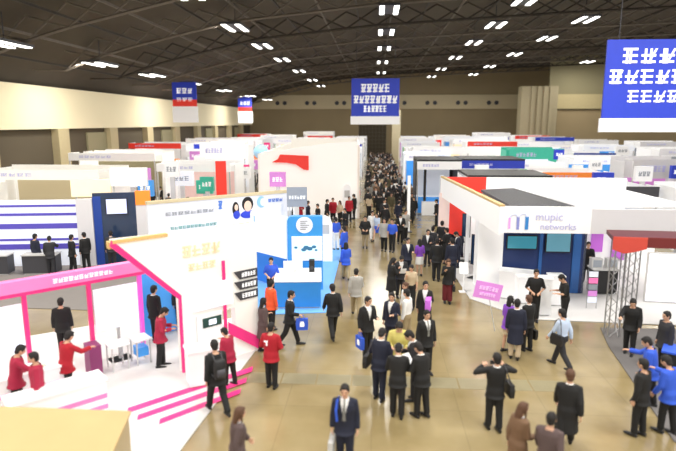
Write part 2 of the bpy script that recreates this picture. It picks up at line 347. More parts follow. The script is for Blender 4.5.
def body_mesh(pose, fem):
    P = POSES[pose]; k = skeleton(P, fem); b = MB()
    torso(b, k, -.01, fem=fem)
    b.tube([k['L']((0, -.012, 1.38)), k['neck'], k['hb']+k['hrot']@Vector((0, .005, .05))], [.062, .052, .050] if not fem else [.052, .043, .042], 14)
    hc, HR = k['head'], k['hrot']
    q = lambda x, y, z: hc+HR@Vector((x, y, z))
    b.ball(hc, .074, .092, .108, 22, 14, HR); b.ball(q(0, .032, -.052), .050, .052, .055, 16, 10, HR)   # skull, jaw
    b.ball(q(0, .094, -.018), .012, .018, .020, 10, 8, HR); b.tube([q(0, .086, .02), q(0, .100, -.016)], [.008, .011], 8)
    b.ball(q(0, .086, -.052), .022, .010, .010, 10, 8, HR); b.ball(q(0, .074, .028), .050, .018, .010, 12, 8, HR)
    for s in (-1, 1): b.ball(q(s*.076, -.004, -.008), .009, .020, .030, 8, 8, HR)
    for s, n in ((-1, 'L'), (1, 'R')):
        S, E_, W, f = k['S'+n], k['E'+n], k['W'+n], k['d'+n]
        b.tube([S-Vector((s*.05, 0, -.01)), S, S.lerp(E_, .4), E_, E_.lerp(W, .35), W], [.05, .052, .046, .039, .038, .026], 12)
        side = Vector((s, 0, 0)); wd = (side-f*side.dot(f)); 
        if abs(f.z) > .75: wd = Vector((0, 1, 0))-f*f.y
        wd.normalize(); pn = f.cross(wd).normalized()
        if pn.dot(Vector((-s, 0, 0)) if abs(f.z) > .75 else Vector((0, 0, -1))) < 0: pn = -pn
        b.tube([W-f*.01, W+f*.03, W+f*.085], [(.022, .020), (.036, .016), (.040, .014)], 12, flat=pn)
        for i, ln in enumerate((.070, .080, .074, .058)):
            r0 = W+f*.078+wd*(.031-.0205*i); c1 = r0+(f*.92+pn*.3)*ln*.5; c2 = c1+(f*.6+pn*.8)*ln*.5
            b.tube([r0, c1, c2], [.0095, .009, .008], 7)
        t0 = W+f*.03+wd*.028; b.tube([t0, t0+(f*.6+wd*.75+pn*.25)*.035, t0+(f*1.0+wd*.75+pn*.5)*.058], [.012, .0105, .009], 7)
        H_, K, A = k['H'+n], k['K'+n], k['A'+n]
        b.tube([H_+Vector((0, 0, .04)), H_, H_.lerp(K, .5), K, K.lerp(A, .3), K.lerp(A, .8), A], [.08, .082, .068, .052, .052, .036, .034], 12)
        b.tube([A+Vector((0, -.05, -.035)), A+Vector((0, .03, -.035)), A+Vector((0, .13, -.055)), A+Vector((0, .18, -.06))], [.032, .036, .030, .018], 10)
    b.tube([k['HL'], Vector((.085, 0, .90))], [.085, .085], 12)
    me = remesh(b, .0085, 'body', 2)
    for m in (SKIN, EYEM, LIP): me.materials.append(m)
    eyes = [q(s*.030, .082, .004) for s in (-1, 1)]; lip = q(0, .092, -.052); brows = [q(s*.031, .090, .026) for s in (-1, 1)]
    HRi = HR.inverted()
    for p in me.polygons:
        c = p.center
        if (c-hc).length > .14: continue
        l = HRi@(c-hc)
        if l.y < .05: continue
        if any(abs(l.x-s*.030) < .013 and abs(l.z-.003) < .0065 for s in (-1, 1)): p.material_index = 1
        elif any(abs(l.x-s*.031) < .019 and abs(l.z-.026) < .005 for s in (-1, 1)): p.material_index = 1
        elif abs(l.x) < .022 and abs(l.z+.053) < .007: p.material_index = 2
    return me
def hair_mesh(pose, style):
    k = skeleton(POSES[pose], style != 'short'); b = MB(); hc, HR = k['head'], k['hrot']; q = lambda x, y, z: hc+HR@Vector((x, y, z))
    b.ball(q(0, -.016, .022), .084, .098, .104, 20, 12, HR); b.ball(q(0, .045, .082), .052, .040, .026, 14, 8, HR)
    for s in (-1, 1): b.ball(q(s*.066, .016, .022), .016, .034, .04, 10, 8, HR)
    b.ball(q(0, -.050, -.045), .070, .056, .062, 16, 10, HR)
    if style == 'long':
        b.tube([q(0, -.05, .02), q(0, -.075, -.09), q(0, -.085, -.20), q(0, -.075, -.27)], [(.085, .06), (.088, .05), (.08, .04), (.05, .02)], 14, flat=(0, 1, 0))
        for s in (-1, 1): b.tube([q(s*.07, .0, .02), q(s*.082, .005, -.08), q(s*.08, .02, -.17)], [.025, .024, .012], 8)
    if style == 'bun': b.ball(q(0, -.12, .03), .04, .04, .04, 12, 8); b.ball(q(0, -.06, -.04), .06, .05, .05, 12, 8)
    return remesh(b, .012, 'hair', 1)
def arms(b, k, e, wrist=1.0):
    for s, n in ((-1, 'L'), (1, 'R')):
        S, E_, W = k['S'+n], k['E'+n], k['W'+n]; W2 = E_.lerp(W, wrist)
        b.tube([S-Vector((s*.07, 0, -.02)), S+Vector((0, 0, .004)), S.lerp(E_, .4), E_, E_.lerp(W2, .5), W2], [.048+e, .055+e, .052+e, .049+e, .045+e, .040+e], 14)
def top_mesh(pose, fem, kind):
    P = POSES[pose]; k = skeleton(P, fem); b = MB()
    e = {'suit': .027, 'jacket': .032, 'coat': .032, 'shirt': .014, 'tee': .016}[kind]
    fl = {'coat': .48, 'jacket': .74, 'suit': .76}.get(kind, 0)
    if kind in ('shirt', 'tee'): torso(b, k, e, z0=.92, fem=fem)
    else: torso(b, k, e, fem=fem, flare=fl)
    arms(b, k, e*.45, {'tee': -0.0 if False else .15}.get(kind, .97))
    me = remesh(b, .016, {'suit': 'suit_jacket', 'jacket': 'jacket', 'coat': 'coat', 'shirt': 'shirt', 'tee': 'black_shirt'}[kind], 3)
    bm = bmesh.new(); bm.from_mesh(me); inv = k['inv']; dl = []
    for f_ in bm.faces:
        c = inv(f_.calc_center_median())
        if kind in ('suit', 'coat') and c.y > .03 and c.z > 1.10 and abs(c.x) < .078*(c.z-1.10)/.32: dl.append(f_)
        elif c.z > (1.452 if kind in ('suit','coat') else 1.43) and abs(c.x) < .075: dl.append(f_)
    bmesh.ops.delete(bm, geom=dl, context='FACES'); bm.to_mesh(me); bm.free()
    return me
def under_mesh(pose, fem):                      # shirt front seen in the jacket opening
    k = skeleton(POSES[pose], fem); b = MB(); torso(b, k, .012, z0=1.02, fem=fem); b.tube([k['L']((0, -.012, 1.39)), k['L']((0, -.008, 1.452))], [.058, .052], 14)
    return remesh(b, .016, 'shirt', 1)
def tie_mesh(pose):
    k = skeleton(POSES[pose], False); L = k['L']; b = MB()
    b.tube([L((0, .060, 1.452)), L((0, .088, 1.40)), L((0, .138, 1.31)), L((0, .146, 1.2)), L((0, .143, 1.06))], [(.016, .009), (.016, .009), (.022, .009), (.026, .008), (.030, .008)], 8, flat=(0, 1, 0))
    me = b.mesh('necktie'); return me
def legs_mesh(pose, fem, kind):
    k = skeleton(POSES[pose], fem); b = MB()
    if kind == 'skirt':
        R = []
        for z, r in ((.98, .150), (.90, .182), (.75, .188), (.56, .19)):
            R.append([Vector((math.cos(a)*r, math.sin(a)*r*.78, z)) for a in [2*math.pi*j/18 for j in range(18)]])
        b.rings(R); return remesh(b, .02, 'skirt', 1)
    wide = .028 if kind == 'wide' else 0
    for s, n in ((-1, 'L'), (1, 'R')):
        H_, K, A = k['H'+n], k['K'+n], k['A'+n]
        b.tube([H_+Vector((0, 0, .06)), H_, H_.lerp(K, .5), K, K.lerp(A, .5), K.lerp(A, .97)], [.098, .102, .094+wide*.5, .080+wide, .072+wide, .068+wide], 14)
    torso(b, k, .014, z0=.84, z1=.99, fem=fem)
    return remesh(b, .016, 'trousers', 2)
def shoes_mesh(pose, fem):
    k = skeleton(POSES[pose], fem); b = MB()
    for n in 'LR':
        A = k['A'+n]
        b.tube([A+Vector((0, -.075, -.04)), A+Vector((0, -.02, -.035)), A+Vector((0, .06, -.045)), A+Vector((0, .15, -.052)), A+Vector((0, .21, -.06))], [(.030, .036), (.042, .046), (.045, .038), (.045, .030), (.022, .018)], 12)
        b.tube([A+Vector((0, -.01, -.03)), A+Vector((0, -.005, .03))], [.046, .044], 12)
    return b.mesh('shoes')
def cached(key, fn):
    if key not in MC: MC[key] = fn()
    return MC[key]
def pchild(root, me, name, m, dz=None):
    o = bpy.data.objects.new(name, me); COL.objects.link(o); o.parent = root
    if dz: o.location.z = dz
    if not me.materials: me.materials.append(m)
    if m is not None and len(me.materials) == 1: o.material_slots[0].link = 'OBJECT'; o.material_slots[0].material = m
    return o
PEOPLE = []
def person(x, y, yaw, pose, label, top='suit', tc='black', bottom='trousers', bc=None, fem=False, hair=None, hc=HAIRB, h=1.70, tie=None, sc='white', group=None, z=0, simple=False):
    """yaw 0 = facing down the hall (away from the camera), 180 = facing the camera, 90 = facing left"""
    root = thing('person', label, 'person', (x, y, z), group)
    k = skeleton(POSES[pose], fem); dz = k['dz']
    hair = hair or ('long' if fem else 'short')
    pchild(root, cached(('b', pose, fem), lambda: body_mesh(pose, fem)), 'body', None, dz)
    pchild(root, cached(('h', pose, hair), lambda: hair_mesh(pose, hair)), 'hair', hc, dz)
    pchild(root, cached(('t', pose, fem, top), lambda: top_mesh(pose, fem, top)), {'suit': 'suit_jacket', 'jacket': 'jacket', 'coat': 'coat', 'shirt': 'shirt', 'tee': 'short_sleeved_shirt'}[top], CLOTH[tc], dz)
    pchild(root, cached(('l', pose, fem, bottom), lambda: legs_mesh(pose, fem, bottom)), 'skirt' if bottom == 'skirt' else 'trousers', CLOTH[bc or (tc if top == 'suit' else 'black')], dz)
    if top in ('suit', 'coat'):
        pchild(root, cached(('u', pose, fem), lambda: under_mesh(pose, fem)), 'shirt', CLOTH[sc], dz)
        if tie: pchild(root, cached(('ti', pose), lambda: tie_mesh(pose)), 'necktie', CLOTH[tie], dz)
    pchild(root, cached(('s', pose, fem), lambda: shoes_mesh(pose, fem)), 'shoes', BLACK, dz)
    s = h/1.70; root.scale = (s, s, s); root.rotation_euler.z = math.radians(yaw)
    M = Matrix.Translation((x, y, z)) @ Matrix.Rotation(math.radians(yaw), 4, 'Z') @ Matrix.Scale(s, 4) @ Matrix.Translation((0, 0, dz))
    PEOPLE.append((x, y))
    return dict(root=root, k=k, M=M, hand=lambda n, d=.09: M @ (k['W'+n]+k['d'+n]*d), yaw=yaw)
def tote(p, n, name, label, cat, m, w_=.36, hh=.34, d=.10, motif=True, dz=.13):
    """a bag hanging from hand n of person p"""
    c = p['hand'](n); a = math.radians(p['yaw']); M = Matrix.Translation(c) @ Matrix.Rotation(a, 4, 'Z')
    t = thing(name, label, cat, (c.x, c.y, c.z-dz-hh))
    # long side runs along the walking direction
    b = MB(M); R = []
    for z, s_ in ((-dz-hh, .92), (-dz-hh*.5, 1.0), (-dz, .96)):
        R.append([(-d/2*s_, -w_/2*s_, z), (d/2*s_, -w_/2*s_, z), (d/2*s_, w_/2*s_, z), (-d/2*s_, w_/2*s_, z)])
    b.rings(R).build('bag_body', m, t)
    b = MB(M)
    for s in (-1, 1): b.tube([(s*d*.4, -w_*.22, -dz), (s*.012, -.04, .0), (s*.012, .04, .0), (s*d*.4, w_*.22, -dz)], [.008]*4, 6)
    b.build('handle', m, t)
    if motif:
        b = MB(M)
        for s in (-1, 1): b.box(s*d*.52, -w_*.18, -dz-hh*.68, s*d*.56, w_*.18, -dz-hh*.34).box(s*d*.52, -.05, -dz-hh*.34, s*d*.56, .05, -dz-hh*.22)
        b.build('printed_mark', TXTW, t)
    return t
def backpack(p, label, m=BLACK):
    k = p['k']; M = p['M']; L = k['L']
    c = M @ L((0, -.24, 1.0)); t = thing('backpack', label, 'backpack', tuple(c))
    b = MB(M); R = []
    for z, q in ((.93, .85), (1.0, 1.0), (1.18, 1.0), (1.30, .9), (1.36, .6)):
        R.append([L((math.cos(a)*.145*q, -.225+math.sin(a)*.085*q, z)) for a in [2*math.pi*j/14 for j in range(14)]])
    b.rings(R).build('pack_body', m, t, True)
    b = MB(M); b.rings([[L((math.cos(a)*.10*q, -.305+math.sin(a)*.04*q, z)) for a in [2*math.pi*j/12 for j in range(12)]] for z, q in ((.97, .8), (1.05, 1), (1.15, .9))]); b.build('pocket', DGREY, t, True)
    b = MB(M)
    for s in (-1, 1): b.tube([L((s*.08, -.17, 1.33)), L((s*.10, -.06, 1.455)), L((s*.11, .08, 1.42)), L((s*.125, .155, 1.28)), L((s*.15, .10, 1.10)), L((s*.13, -.16, .98))], [.017]*6, 6)
    b.build('strap', DGREY, t)
def shoulderbag(p, n, label, m=BLACK, name='shoulder_bag'):
    k = p['k']; M = p['M']; s = -1 if n == 'L' else 1; c = M@Vector((s*.30, -.04, .86)); t = thing(name, label, 'bag', tuple(c))
    MB(M).rings([[(s*.285+x, y-.04, z) for x, y in ((-.05*q, -.17*q), (.05*q, -.17*q), (.05*q, .17*q), (-.05*q, .17*q))] for z, q in ((.80, .95), (.95, 1.05), (1.08, .9))]).build('bag_body', m, t)
    MB(M).tube([(s*.28, -.17, 1.06), k['L']((s*.17, -.08, 1.40)), k['L']((s*.14, 0, 1.485)), k['L']((s*.17, .09, 1.40)), (s*.28, .12, 1.06)], [.012]*5, 6).build('strap', DGREY, t)
def paper(p, label, w_=.21, h_=.29, m=None, name='paper', tilt=50):
    c = (p['hand']('L', .12)+p['hand']('R', .12))/2; a = math.radians(p['yaw'])
    M = Matrix.Translation(c+Vector((0, 0, .02))) @ Matrix.Rotation(a, 4, 'Z') @ Matrix.Rotation(math.radians(tilt), 4, 'X')
    b = MB(M).box(-w_/2, -h_*.35, -.003, w_/2, h_*.65, .003); o = single(b, name, m or WHITE, label, 'paper'); recenter(o); return o
def at(px, py, z=0): v = PZ(px, py, z); return v.x, v.y
def headat(px, py, h=1.70): v = PZ(px, py, h); return v.x, v.y
# ================================================================== BOOTHS
def wall(b, p0, p1, z0, z1, th=.08):
    p0 = Vector((p0[0], p0[1], 0)); p1 = Vector((p1[0], p1[1], 0)); d = (p1-p0).normalized(); n = Vector((-d.y, d.x, 0))*th
    q = [p0, p1, p1+n, p0+n]; return b.add([(v.x, v.y, z0) for v in q]+[(v.x, v.y, z1) for v in q], [(0,3,2,1),(4,5,6,7),(0,1,5,4),(1,2,6,5),(2,3,7,6),(3,0,4,7)])
def flat(b, pts, z0, z1):
    n = len(pts); return b.add([(x, y, z0) for x, y in pts]+[(x, y, z1) for x, y in pts], [list(range(n))[::-1], [n+i for i in range(n)]]+[(i, (i+1) % n, n+(i+1) % n, n+i) for i in range(n)])
def tv(M, x0, x1, z0, z1, name, label, cat='screen', m=SCREEN, frame_m=BLACK, y=-.06, stand=False):
    p = M @ Vector(((x0+x1)/2, y, 0 if stand else z0)); t = thing(name, label, cat, tuple(p))
    MB(M).box(x0, y, z0, x1, y+.05, z1).build('frame', frame_m, t); MB(M).box(x0+.04, y-.012, z0+.04, x1-.04, y, z1-.04).build('display', m, t)
    if stand:
        b = MB(M); b.box((x0+x1)/2-.04, y+.01, .02, (x0+x1)/2+.04, y+.04, z0); b.box((x0+x1)/2-.3, y-.2, 0, (x0+x1)/2+.3, y+.25, .03); b.build('stand', LGREY, t)
    return t
def counter(M, x0, x1, y0, y1, h, label, body=WHITE, top=WHITE, cat='counter', name='counter', plinth=True):
    p = M @ Vector(((x0+x1)/2, (y0+y1)/2, 0)); t = thing(name, label, cat, tuple(p))
    MB(M).box(x0+.04, y0+.04, 0, x1-.04, y1-.04, .08).build('plinth', LGREY, t)
    MB(M).box(x0, y0, .08, x1, y1, h-.05).build('counter_body', body, t); MB(M).box(x0-.03, y0-.04, h-.05, x1+.03, y1+.03, h).build('counter_top', top, t); return t
ID4 = Matrix.Identity(4)
def at_(px, py): v = PZ(px, py, 0); return v.x, v.y
def bq(px, py, z): v = PZ(px, py, z); return (v.x, v.y)
# ---------------- magenta and white booth, turned 45 degrees
A = frame((-3.28, 15.17, 0), (1, 1)); A2 = frame((-6.5, 14.8, 0), (1, 1))
t = thing('exhibition_booth', 'white and magenta booth with a slanting fascia standing at the left of the aisle', 'booth', (-5.5, 14.5, 0))
b = MB(A); b.prism([(0, .0), (0, 3.72), (-3.95, 3.80), (-2.36, 2.15), (-2.36, .0), (-1.95, 0), (-1.95, 2.25), (-.75, 2.25), (-.75, 0)][::-1], (0, 0, 0), (1,0,0), (0,0,1), -.22)
b.box(-1.95, .02, 1.45, -.75, .2, 2.25)
b.build('wall_panel', WHITE2, t)
b = MB(A); b.prism([(-3.95, 3.80), (-2.32, 2.14), (-2.32, 0), (-2.38, 0), (-2.38, 2.04), (-4.0, 3.66)], (0, -.03, 0), (1,0,0), (0,0,1), -.08); b.build('magenta_edge', MAG, t)
MB(A).box(-3.95, .22, 3.55, 0, .4, 3.72).box(-3.95, -.04, 3.72, -2.6, .1, 3.80).build('gold_edge', mat('gold_edge', (.75, .5, .2), .4), t)
MB(A).box(-1.12, -.05, .9, -1.04, -.0, 2.85).build('magenta_stripe', MAG, t)
b = MB(A); b.prism([(-1.02, 1.12), (-.02, .42), (-.02, .05), (-1.02, .78)], (0, -.06, 0), (1,0,0), (0,0,1), .05); b.build('magenta_chevron', MAG, t)
for i in range(3):
    z = 2.36-.30*i
    b = MB(A); b.prism([(-.78, z+.12), (-.60, z-.12), (-.02, z-.12), (-.02, z+.12)], (0, -.03, 0), (1,0,0), (0,0,1), .02)
    ar = b.build('arrow_sign', DGREY, t); b = MB(A); glyphs(b, -.55, -.08, z, .13, 5, -.04); c_ = b.build('lettering', TXTW, t)
for q_ in ((-2.25, -1.15, 3.25, .32), (-2.1, -1.3, 2.82, .2)):
    b = MB(A); glyphs(b, *q_, 4, -.01); b.build('faint_lettering', TXTP, t)
b = MB(); flat(b, [(-3.35, 15.3), (-3.92, 9.0), (-12, 4.5), (-13, 14), (-8, 17.5), (-4.8, 17.5)], .004, .03); single(b, 'booth_carpet', WHITEFL, 'white carpet of the magenta booth at the lower left', 'carpet')
for (xa, ya), (xb, yb) in (((128, 408), (253, 366.5)), ((138, 415), (247, 377.5)), ((160, 419), (241, 388.5))):   # diagonal stripes on the carpet
    b = MB(); flat(b, [bq(xa, ya, .03), bq(xb, yb, .03), bq(xb-1, yb+5, .03), bq(xa-1, ya+5.5, .03)], .031, .036); single(b, 'floor_stripe', MAG, 'magenta stripe on the white carpet, %s of three' % {408: 'farthest', 415: 'middle', 419: 'nearest'}[ya], 'floor stripe')
MB(A).box(-2.15, 3.0, 0, -.6, 3.1, 2.45).build('blue_back_panel', SKY, t)
tv(A, -2.0, -.85, 1.62, 2.32, 'presentation_screen', 'lit white presentation screen on the white magenta-trimmed booth wall', frame_m=COOL)
x, y = at_(203, 388); counter(frame((x, y, 0), (1, .55)), -.32, .32, 0, .5, 1.0, 'white demonstration counter beside the man with the backpack')
t = thing('information_kiosk', 'white kiosk with a dark green screen band under the lit presentation screen', 'kiosk', tuple(A@Vector((-1.6, .1, 0))))
MB(A).box(-1.9, .0, 0, -1.15, .35, 1.45).build('kiosk_body', WHITE, t); MB(A).box(-1.75, -.03, 1.1, -1.2, 0, 1.36).build('kiosk_panel', mat('dark_green', (.02, .07, .06), .4), t); MB(A).box(-1.58, -.04, 1.16, -1.36, -.03, 1.3).build('kiosk_display', SCREEN, t)
x, y = at_(231, 355); counter(frame((x, y, 0), (1, .8)), -.17, .17, 0, .35, .95, 'small white counter left of the magenta chevron')
# screen wall of the same stand: magenta portal
t = thing('portal_frame', 'magenta and white portal of posts under a slanted lettered beam at left', 'portal', (-8, 13.3, 0))
MB(A2).box(-5.4, -.10, 2.33, .06, .12, 2.42).build('magenta_beam', MAG, t)
MB(A2).box(-5.4, -.12, 2.42, .06, .14, 2.72).build('beam', PINK, t); b = MB(A2); glyphs(b, -2.3, -.8, 2.57, .12, 12, -.125); b.build('lettering', TXTW, t)
b = MB(A2); wall(b, (.1, -.05), (1.25, -1.3), 2.50, 2.66, .1); b.build('slanted_beam', PINK, t)
for x in (-.06, -1.42, -2.95, -4.5): MB(A2).box(x-.05, -.06, 0, x+.05, .06, 2.4).build('post', MAG if x < -.1 else mat('violet_pink', (.85, .10, .62), .4, .25), t)
for i, (x0, x1, lab) in enumerate(((-1.32, -.14, 'large lit white display panel between the magenta posts right of the portal'), (-4.42, -3.02, 'large lit white display panel at the far left edge inside the magenta portal'))):
    tv(A2, x0, x1, .95 if i == 0 else .9, 2.12, 'lit_screen', lab, frame_m=COOL, y=-.03, stand=True)
for x0, x1, lab in ((-1.25, -.75, 'left one of two small white demo tables below the lit display panel'), (-.6, -.15, 'right one of two small white demo tables with blue base below the lit display panel')):
    tb = thing('demo_table', lab, 'table', tuple(A2@Vector(((x0+x1)/2, -.6, 0))))
    MB(A2).box(x0, -.85, .70, x1, -.35, .74).build('tabletop', WHITE, tb)
    for xx in (x0+.03, x1-.06):
        for yy in (-.83, -.40): MB(A2).box(xx, yy, 0, xx+.03, yy+.03, .70).build('leg', LGREY, tb)
    if x0 > -.7: MB(A2).box(x0+.08, -.8, .25, x1-.08, -.45, .5).build('shelf_box', SKY, tb)
t = single(MB(A2).box(-1.75, -.75, 0, -1.45, -.3, .85), 'pedestal', mat('plum', (.22, .03, .13), .5), 'plum coloured pedestal beside the magenta post of the portal', 'pedestal'); recenter(t)
for i, (x0, y0, lab) in enumerate(((-4.3, -1.6, 'white reception desk with magenta stripes at the left edge, nearer the portal'), (-4.0, -3.0, 'white reception desk with magenta stripes at the left edge, nearer the tan board'))):
    ct = counter(A2, x0, x0+1.9, y0, y0+.55, .95, lab)
    for z in (.25, .5): MB(A2).box(x0, y0-.012, z, x0+1.9, y0, z+.1).build('magenta_stripe', PINK, ct)
# tan board roof close to the camera
zt = 1.1; P = [bq(131, 411, zt), bq(100, 480, zt), bq(-60, 500, zt), bq(-60, 404, zt)]
t = thing('plywood_crate', 'large tan plywood topped crate at the bottom left corner', 'crate', (P[0][0]-1.2, P[0][1]-1.2, 0))
b = MB(); flat(b, P, zt-.05, zt); b.build('tabletop', WOOD, t)
Pi = [(x+(t.location.x-x)*.03, y+(t.location.y-y)*.03) for x, y in P]
b = MB(); flat(b, Pi, 0, zt-.05); b.build('crate_body', mat('tan_side', (.42, .33, .18), .6), t)
# ---------------- blue booth
t = thing('exhibition_booth', 'sky blue and white booth with a round emblem and screen beside the aisle', 'booth', (-3, 21, 0))
b = MB(); flat(b, [(-1.62, 18.5), (-1.62, 31), (-4.6, 31), (-6.2, 20.5), (-3.4, 18.2)], .004, .03); single(b, 'booth_carpet', SKYFL, 'light blue carpet around the blue reception counter', 'carpet')
BW = frame((-3.32, 21.0, 0), (1, .12)); w_ = 1.36
b = MB(BW); b.prism([(0, 0), (1.36, 0), (1.36, 2.95), (.16, 2.95), (.05, 2.90), (0, 2.78)], (0, 0, 0), (1,0,0), (0,0,1), -.35); b.build('blue_tower', mat('tower_blue', (.04, .30, .74), .4, .10), t)
b = MB(BW); R0 = [(.66+.32*math.cos(a), 2.62+.32*math.sin(a)) for a in [2*math.pi*i/24 for i in range(24)]]; b.prism(R0, (0, -.02, 0), (1,0,0), (0,0,1), -.03); b.build('round_emblem', mat('emblem_white', (.78, .82, .9), .5, .15), t)
b = MB(BW); 
for i in range(5): b.box(.50, -.05, 2.44+i*.08, .50+.07*(3+(i % 3)), -.02, 2.47+i*.08)
b.build('emblem_lettering', TXTG, t)
b = MB(); wall(b, (-3.30, 21.2), (-5.0, 22.6), 0, 2.9, .12); b.build('side_wall', COOL, t)
b = MB(); wall(b, (-3.36, 21.1), (-5.05, 22.5), .05, 1.25, .04); b.build('blue_skirt', mat('skirt_blue', (.02, .18, .62), .5, .06), t)
b = MB(); wall(b, (-3.5, 21.28), (-4.9, 22.40), 2.5, 2.75, .03); b.build('blue_stripe', SKY, t)
b = MB(); wall(b, (-5.0, 22.6), (-4.2, 25.5), 0, 2.8, .12); b.build('back_wall', COOL, t)
WS = tv(BW, .16, 1.34, 1.22, 2.18, 'wall_screen', 'pale blue wall screen with dark shapes on the sky blue tower', m=mat('screen_pale', (.55, .80, .95), .2, .55), frame_m=WHITE)
b = MB(BW)
for x, z, r in ((.32, 1.75, .07), (.62, 1.66, .10), (.72, 1.74, .12), (.86, 1.70, .11), (1.02, 1.77, .09), (1.1, 1.64, .06)): b = MB(BW); b.ball((x, -.075, z), r, .012, r*.7, 10, 6).build('picture_shape', mat('screen_ink', (.04, .18, .35), .5), WS)
CM = frame((-3.45, 18.75, 0), (1, .10))
counter(CM, 0, 1.62, 0, 1.7, 1.05, 'white topped blue reception counter in front of the sky blue tower', body=mat('counter_blue', (.03, .25, .68), .5, .08))
t = thing('monitor', 'white desktop monitor on the blue reception counter', 'monitor', tuple(CM@Vector((.55, 1.2, 1.05))))
MB(CM).box(.25, 1.2, 1.12, .95, 1.26, 1.45).build('display', WHITE, t); MB(CM).box(.5, 1.1, 1.05, .7, 1.35, 1.12).build('stand', LGREY, t)
t = thing('loudspeaker', 'small black loudspeaker at the right end of the blue reception counter', 'speaker', tuple(CM@Vector((1.3, 1.2, 1.05))))
MB(CM).box(1.2, 1.1, 1.05, 1.4, 1.35, 1.5).build('cabinet', BLACK, t); MB(CM).tube([(1.3, 1.09, 1.22), (1.3, 1.08, 1.22)], [.07, .07], 12).build('cone', DGREY, t)
# white round-topped kiosks by the blue carpet
for i, (px, py, hh, w2) in enumerate(((325, 262, 2.2, .7), (306, 262, 1.3, .5), (316, 216, 2.9, 1.0), (337, 214, 2.9, 1.0), (347, 219, 2.4, .6))):
    x, y = at(px, py); M = frame((x, y, 0), (1, .05)); kt = thing('display_stand', ('tall white display stand with a round top on light blue carpet', 'short white display stand left of the tall one on light blue carpet', 'wide white display stand with a round top below the long white booth wall, left one', 'wide white display stand with a round top below the long white booth wall, middle one', 'narrow white display stand at the right end below the long white booth wall')[i], 'stand', (x, y, 0))
    b = MB(M); b.prism([(-w2/2, 0), (w2/2, 0), (w2*.5, hh*.8), (w2*.35, hh*.95), (0, hh), (-w2*.35, hh*.95), (-w2*.5, hh*.8)], (0, 0, 0), (1,0,0), (0,0,1), -.3); b.build('stand_body', WHITE, kt)
    MB(M).box(-w2*.3, -.02, hh*.62, w2*.3, 0, hh*.82).build('printed_panel', LGREY, kt)
# ---------------- large right booth
t = thing('exhibition_booth', 'big white booth with an open top and violet fascia logo right of the aisle', 'booth', (7, 22, 0))
b = MB(); flat(b, [(3.35, 28), (3.62, 20.4), (5.2, 18.25), (12.5, 17.85), (12.5, 28)], .004, .03); single(b, 'booth_carpet', WHITEFL, 'white carpet under the big white booth at right', 'carpet')
FL, FR, BL = (4.05, 18.15), (12.2, 18.15), (3.28, 27.9)
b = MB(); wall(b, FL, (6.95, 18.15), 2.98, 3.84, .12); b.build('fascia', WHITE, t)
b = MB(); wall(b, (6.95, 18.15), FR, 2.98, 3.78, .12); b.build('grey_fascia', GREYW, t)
b = MB(); wall(b, BL, FL, 2.9, 3.82, .12); wall(b, (4.0, 21.35), (4.96, 21.3), 0, 3.0, .12); wall(b, (4.25, 21.4), (4.2, 22.6), 0, 2.9, .1); b.build('side_wall', WHITE, t)
b = MB(); wall(b, BL, FL, 3.82, 3.9, .16); b.build('gold_edge', mat('gold_trim', (.62, .42, .16), .4), t)
b = MB(); wall(b, (3.62, 26.9), (4.35, 26.3), 1.2, 3.35, .06); b.build('red_panel', RED, t)
b = MB(); wall(b, (3.2, 27.7), (3.62, 26.9), 0, 3.1, .06); b.build('pink_white_panel', mat('pale_pink', (.85, .66, .62), .5, .12), t)
b = MB(); wall(b, (3.6, 27.9), (5.5, 27.9), 3.0, 3.85, .1); b.build('red_header', RED, t)
b = MB(); wall(b, (5.5, 27.9), (12.2, 27.9), 0, 3.85, .1); wall(b, (3.3, 27.9), (5.5, 27.9), 0, 3.0, .1); b.build('back_wall', WHITE, t)
lv = [bq(481, 190, 3.7), bq(514, 188.5, 3.7), bq(577, 207, 3.7), bq(511, 206, 3.7)]
b = MB(); V4 = [Vector((x, y, 3.7)) for x, y in lv]
for i in range(16):
    a0, a1 = i/16, (i+.78)/16; q = [V4[0].lerp(V4[1], a0), V4[0].lerp(V4[1], a1), V4[3].lerp(V4[2], a1), V4[3].lerp(V4[2], a0)]
    flat(b, [(v.x, v.y) for v in q], 3.62, 3.72)
b.build('louvre', mat('louvre_grey', (.035, .035, .045), .5), t)
b = MB(); flat(b, lv, 3.54, 3.56); b.build('louvre_backing', mat('louvre_back', (.34, .34, .36), .5), t)
b = MB(); flat(b, [bq(579, 207, 3.6), bq(520, 186, 3.6), bq(600, 184, 3.6), bq(690, 206, 3.6)], 3.56, 3.62); b.build('ceiling_sheet', WHITE, t)
b = MB(); wall(b, (4.95, 21.3), (8.05, 21.3), 0, 3.0, .15); b.build('navy_wall', NAVYP, t)
b = MB(); wall(b, (7.55, 21.25), (7.85, 21.25), .05, 3.0, .05); wall(b, (6.3, 21.25), (6.42, 21.25), .05, 3.0, .05); b.build('blue_strip', mat('strip_blue', (.02, .10, .32), .4, .06), t)
b = MB(); wall(b, (8.05, 24.6), (12.2, 24.6), 0, 2.7, .1); wall(b, (8.05, 21.3), (8.05, 24.6), 0, 2.7, .08); b.build('inner_wall', WHITE, t)
for x0, x1, z0 in ((9.45, 9.95, .95), (10.35, 10.9, .6)):
    b = MB(); wall(b, (x0, 24.5), (x1, 24.5), z0, 2.6, .05); b.build('purple_panel', PURP, t)
for x, y in ((4.1, 18.2), (4.02, 23.8)): MB().box(x-.07, y, 0, x+.07, y+.14, 3.0).build('post', WHITE, t) if y > 20 else None
MB().box(11.9, 18.2, 0, 12.1, 18.4, 3).build('post', WHITE, t)
